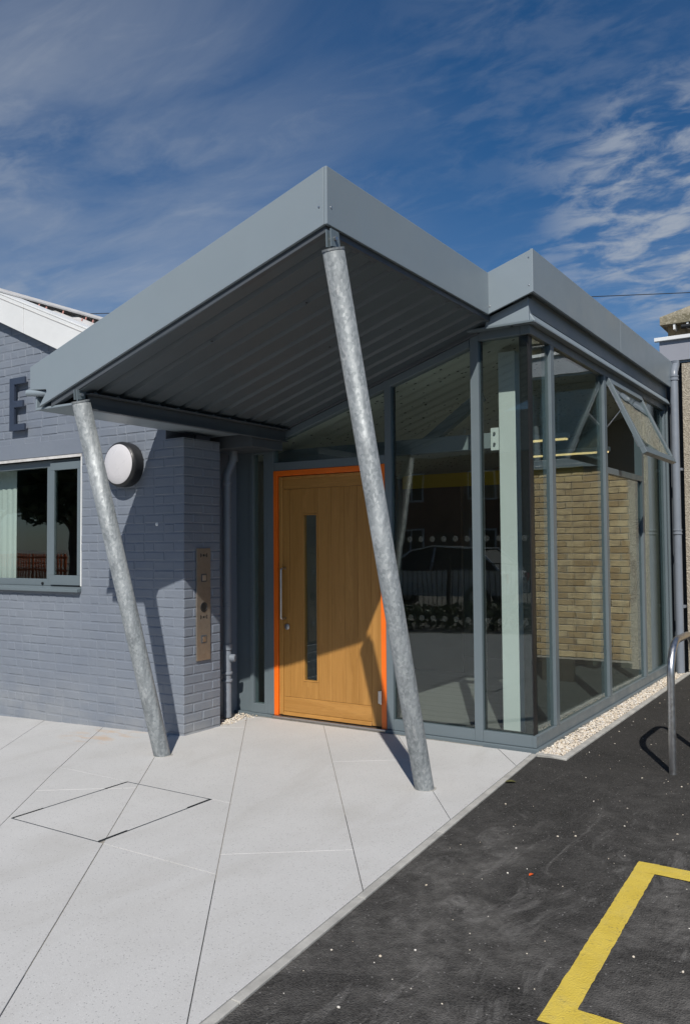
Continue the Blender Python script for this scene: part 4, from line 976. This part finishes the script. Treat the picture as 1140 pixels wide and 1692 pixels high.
# parked car
car = thing('parked_car', (-9.3, -6.6, 0), 'silver hatchback parked behind the railing', 'car')
def car_pt(x, y, z): return (-9.3+x, -6.6+y, z-.05)
prof = [(-2.05, .35), (-2.08, .62), (-1.95, .82), (-1.0, .93), (.0, .96), (1.2, .97), (1.95, .95), (2.05, .75), (2.02, .38)]
mb = MB(); k = len(prof); vs = []
for y, i_ in ((-.78, .0), (-.86, .0), (.86, .0), (.78, .0)):
    for x, z in prof: vs.append(car_pt(x*(.97 if abs(y) < .8 else 1), y, z if abs(y) > .8 else z*.99+.005))
fs = []
for r_ in range(3):
    for i in range(k-1): fs.append((r_*k+i, r_*k+i+1, (r_+1)*k+i+1, (r_+1)*k+i))
fs += [tuple(range(k)), tuple(range(4*k-1, 3*k-1, -1)), (0, k, 2*k, 3*k), (k-1, 4*k-1, 3*k-1, 2*k-1)]
body = build(mb.add(vs, fs), 'body', 'carpaint', car, .03)
cab_ = [(-1.05, .93), (-.35, 1.42), (.2, 1.48), (1.25, 1.45), (1.9, .96)]
mb = MB(); k = len(cab_); vs = []
for y in (-1, 1):
    for x, z in cab_: vs.append(car_pt(x, y*(.80-.2*max(0, (z-.95)/.5)), z))
build(mb.add(vs, [tuple(range(k-1, -1, -1)), tuple(range(k, 2*k))]+[(i, i+1, k+i+1, k+i) for i in range(k-1)]), 'cabin_glass', 'black', car)
mb = MB(); vs = []
rp = [(-.42, 1.40), (.2, 1.50), (1.30, 1.46)]
for y in (-.63, .63):
    for x, z in rp: vs.append(car_pt(x, y, z+.004))
build(mb.add(vs, [(0, 3, 4, 1), (1, 4, 5, 2)]), 'roof', 'carpaint', car).modifiers.new('s', 'SOLIDIFY').thickness = .03
for s_ in (-1, 1):
    for xa, za, xb, zb_ in ((-1.08, .93, -.38, 1.42), (1.3, 1.46, 1.92, .96), (.25, .96, .25, 1.48)):
        build(MB().tube([car_pt(xa, s_*(.81 if za < 1 else .62), za), car_pt(xb, s_*(.62 if zb_ > 1 else .81), zb_)], .03, 8), 'pillar', 'carpaint', car)
    for x in (-1.3, 1.35):
        w_ = build(MB().lathe(car_pt(x, s_*.70, .31), (0, s_, 0), [(.20, 0), (.30, 0), (.31, .03), (.31, .15), (.29, .18), (.19, .18)], 28), 'wheel', 'black', car)
        build(MB().lathe(car_pt(x, s_*.70, .31), (0, s_, 0), [(.20, .10), (.19, .165), (.05, .15), (.001, .15)], 20), 'rim', 'hinge', w_)
    build(MB().box(*[c for p in zip(car_pt(-2.06, s_*.75, .62), car_pt(-1.93, s_*.5, .76)) for c in p]), 'headlight', 'lamp', car, .02)
    build(MB().box(*[c for p in zip(car_pt(1.97, s_*.78, .68), car_pt(2.06, s_*.62, .9)) for c in p]), 'tail_light', 'redlens', car, .02)
# trees and a terrace across the road
def tree(x, y, h, r, mat, label):
    t = thing('tree', (x, y, 0), label, 'tree', 'trees across the street')
    mb = MB().tube([(x, y, -.3), (x+.05, y, h*.3), (x, y+.1, h*.55), (x+.1, y, h*.85)], [.2, .15, .11, .03], 10)
    cl_ = []
    for i in range(16):
        a = random.uniform(0, 6.28); q = random.uniform(.35, 1); zz = h*random.uniform(.42, .95)
        rr_ = r*math.sin(min(1, (h-zz)/h*2.2)*math.pi/2)*q; e_ = Vector((x+rr_*math.cos(a), y+rr_*math.sin(a), zz)); cl_.append(e_)
        mb.tube([(x, y, zz-h*.18), tuple((Vector((x, y, zz-h*.18))+e_)/2+Vector((0, 0, .1))), tuple(e_)], [.06, .04, .015], 6)
    build(mb, 'trunk', 'bark', t)
    def fn():
        c = random.choice(cl_); d = Vector((random.gauss(0, 1), random.gauss(0, 1), random.gauss(0, .8))).normalized()*r*.42*random.random()**.5
        return c+d
    leaves('crown', 9000, fn, .15, mat, t)
tree(-21.5, -7.5, 6.5, 2.2, 'leaf2', 'dark leafy tree behind the orange barrier')
tree(-27.0, -8.5, 7.0, 2.4, 'leaf', 'mid green broad tree standing further along the street')
tree(-3.5, -12.5, 6.5, 2.0, 'leaf2', 'dark leafy tree in front of the terrace')
te = thing('terrace_house', (-12, -22, 0), 'red brick terrace with white windows across the street', 'house')
build(MB().box(-26, 2, -26, -20, -.4, 5.2), 'wall', 'redbrick', te)
build(MB().prism([(-26.4, 5.2), (-19.6, 5.2), (-23, 7.4)], -26.3, 2.3, 'X'), 'roof', 'slate', te)
for i in range(8):
    x = -24.5+i*3.3
    for z in (.9, 3.3):
        w_ = build(MB().box(x, x+1.2, -20.0, -19.95, z, z+1.3), 'window', 'white', te); build(MB().box(x+.08, x+.56, -19.95, -19.94, z+.08, z+1.22).box(x+.64, x+1.12, -19.95, -19.94, z+.08, z+1.22), 'pane', 'black', w_)
    build(MB().box(x+1.7, x+2.6, -20.0, -19.94, -.2, 2.0), 'door', 'indark', te)
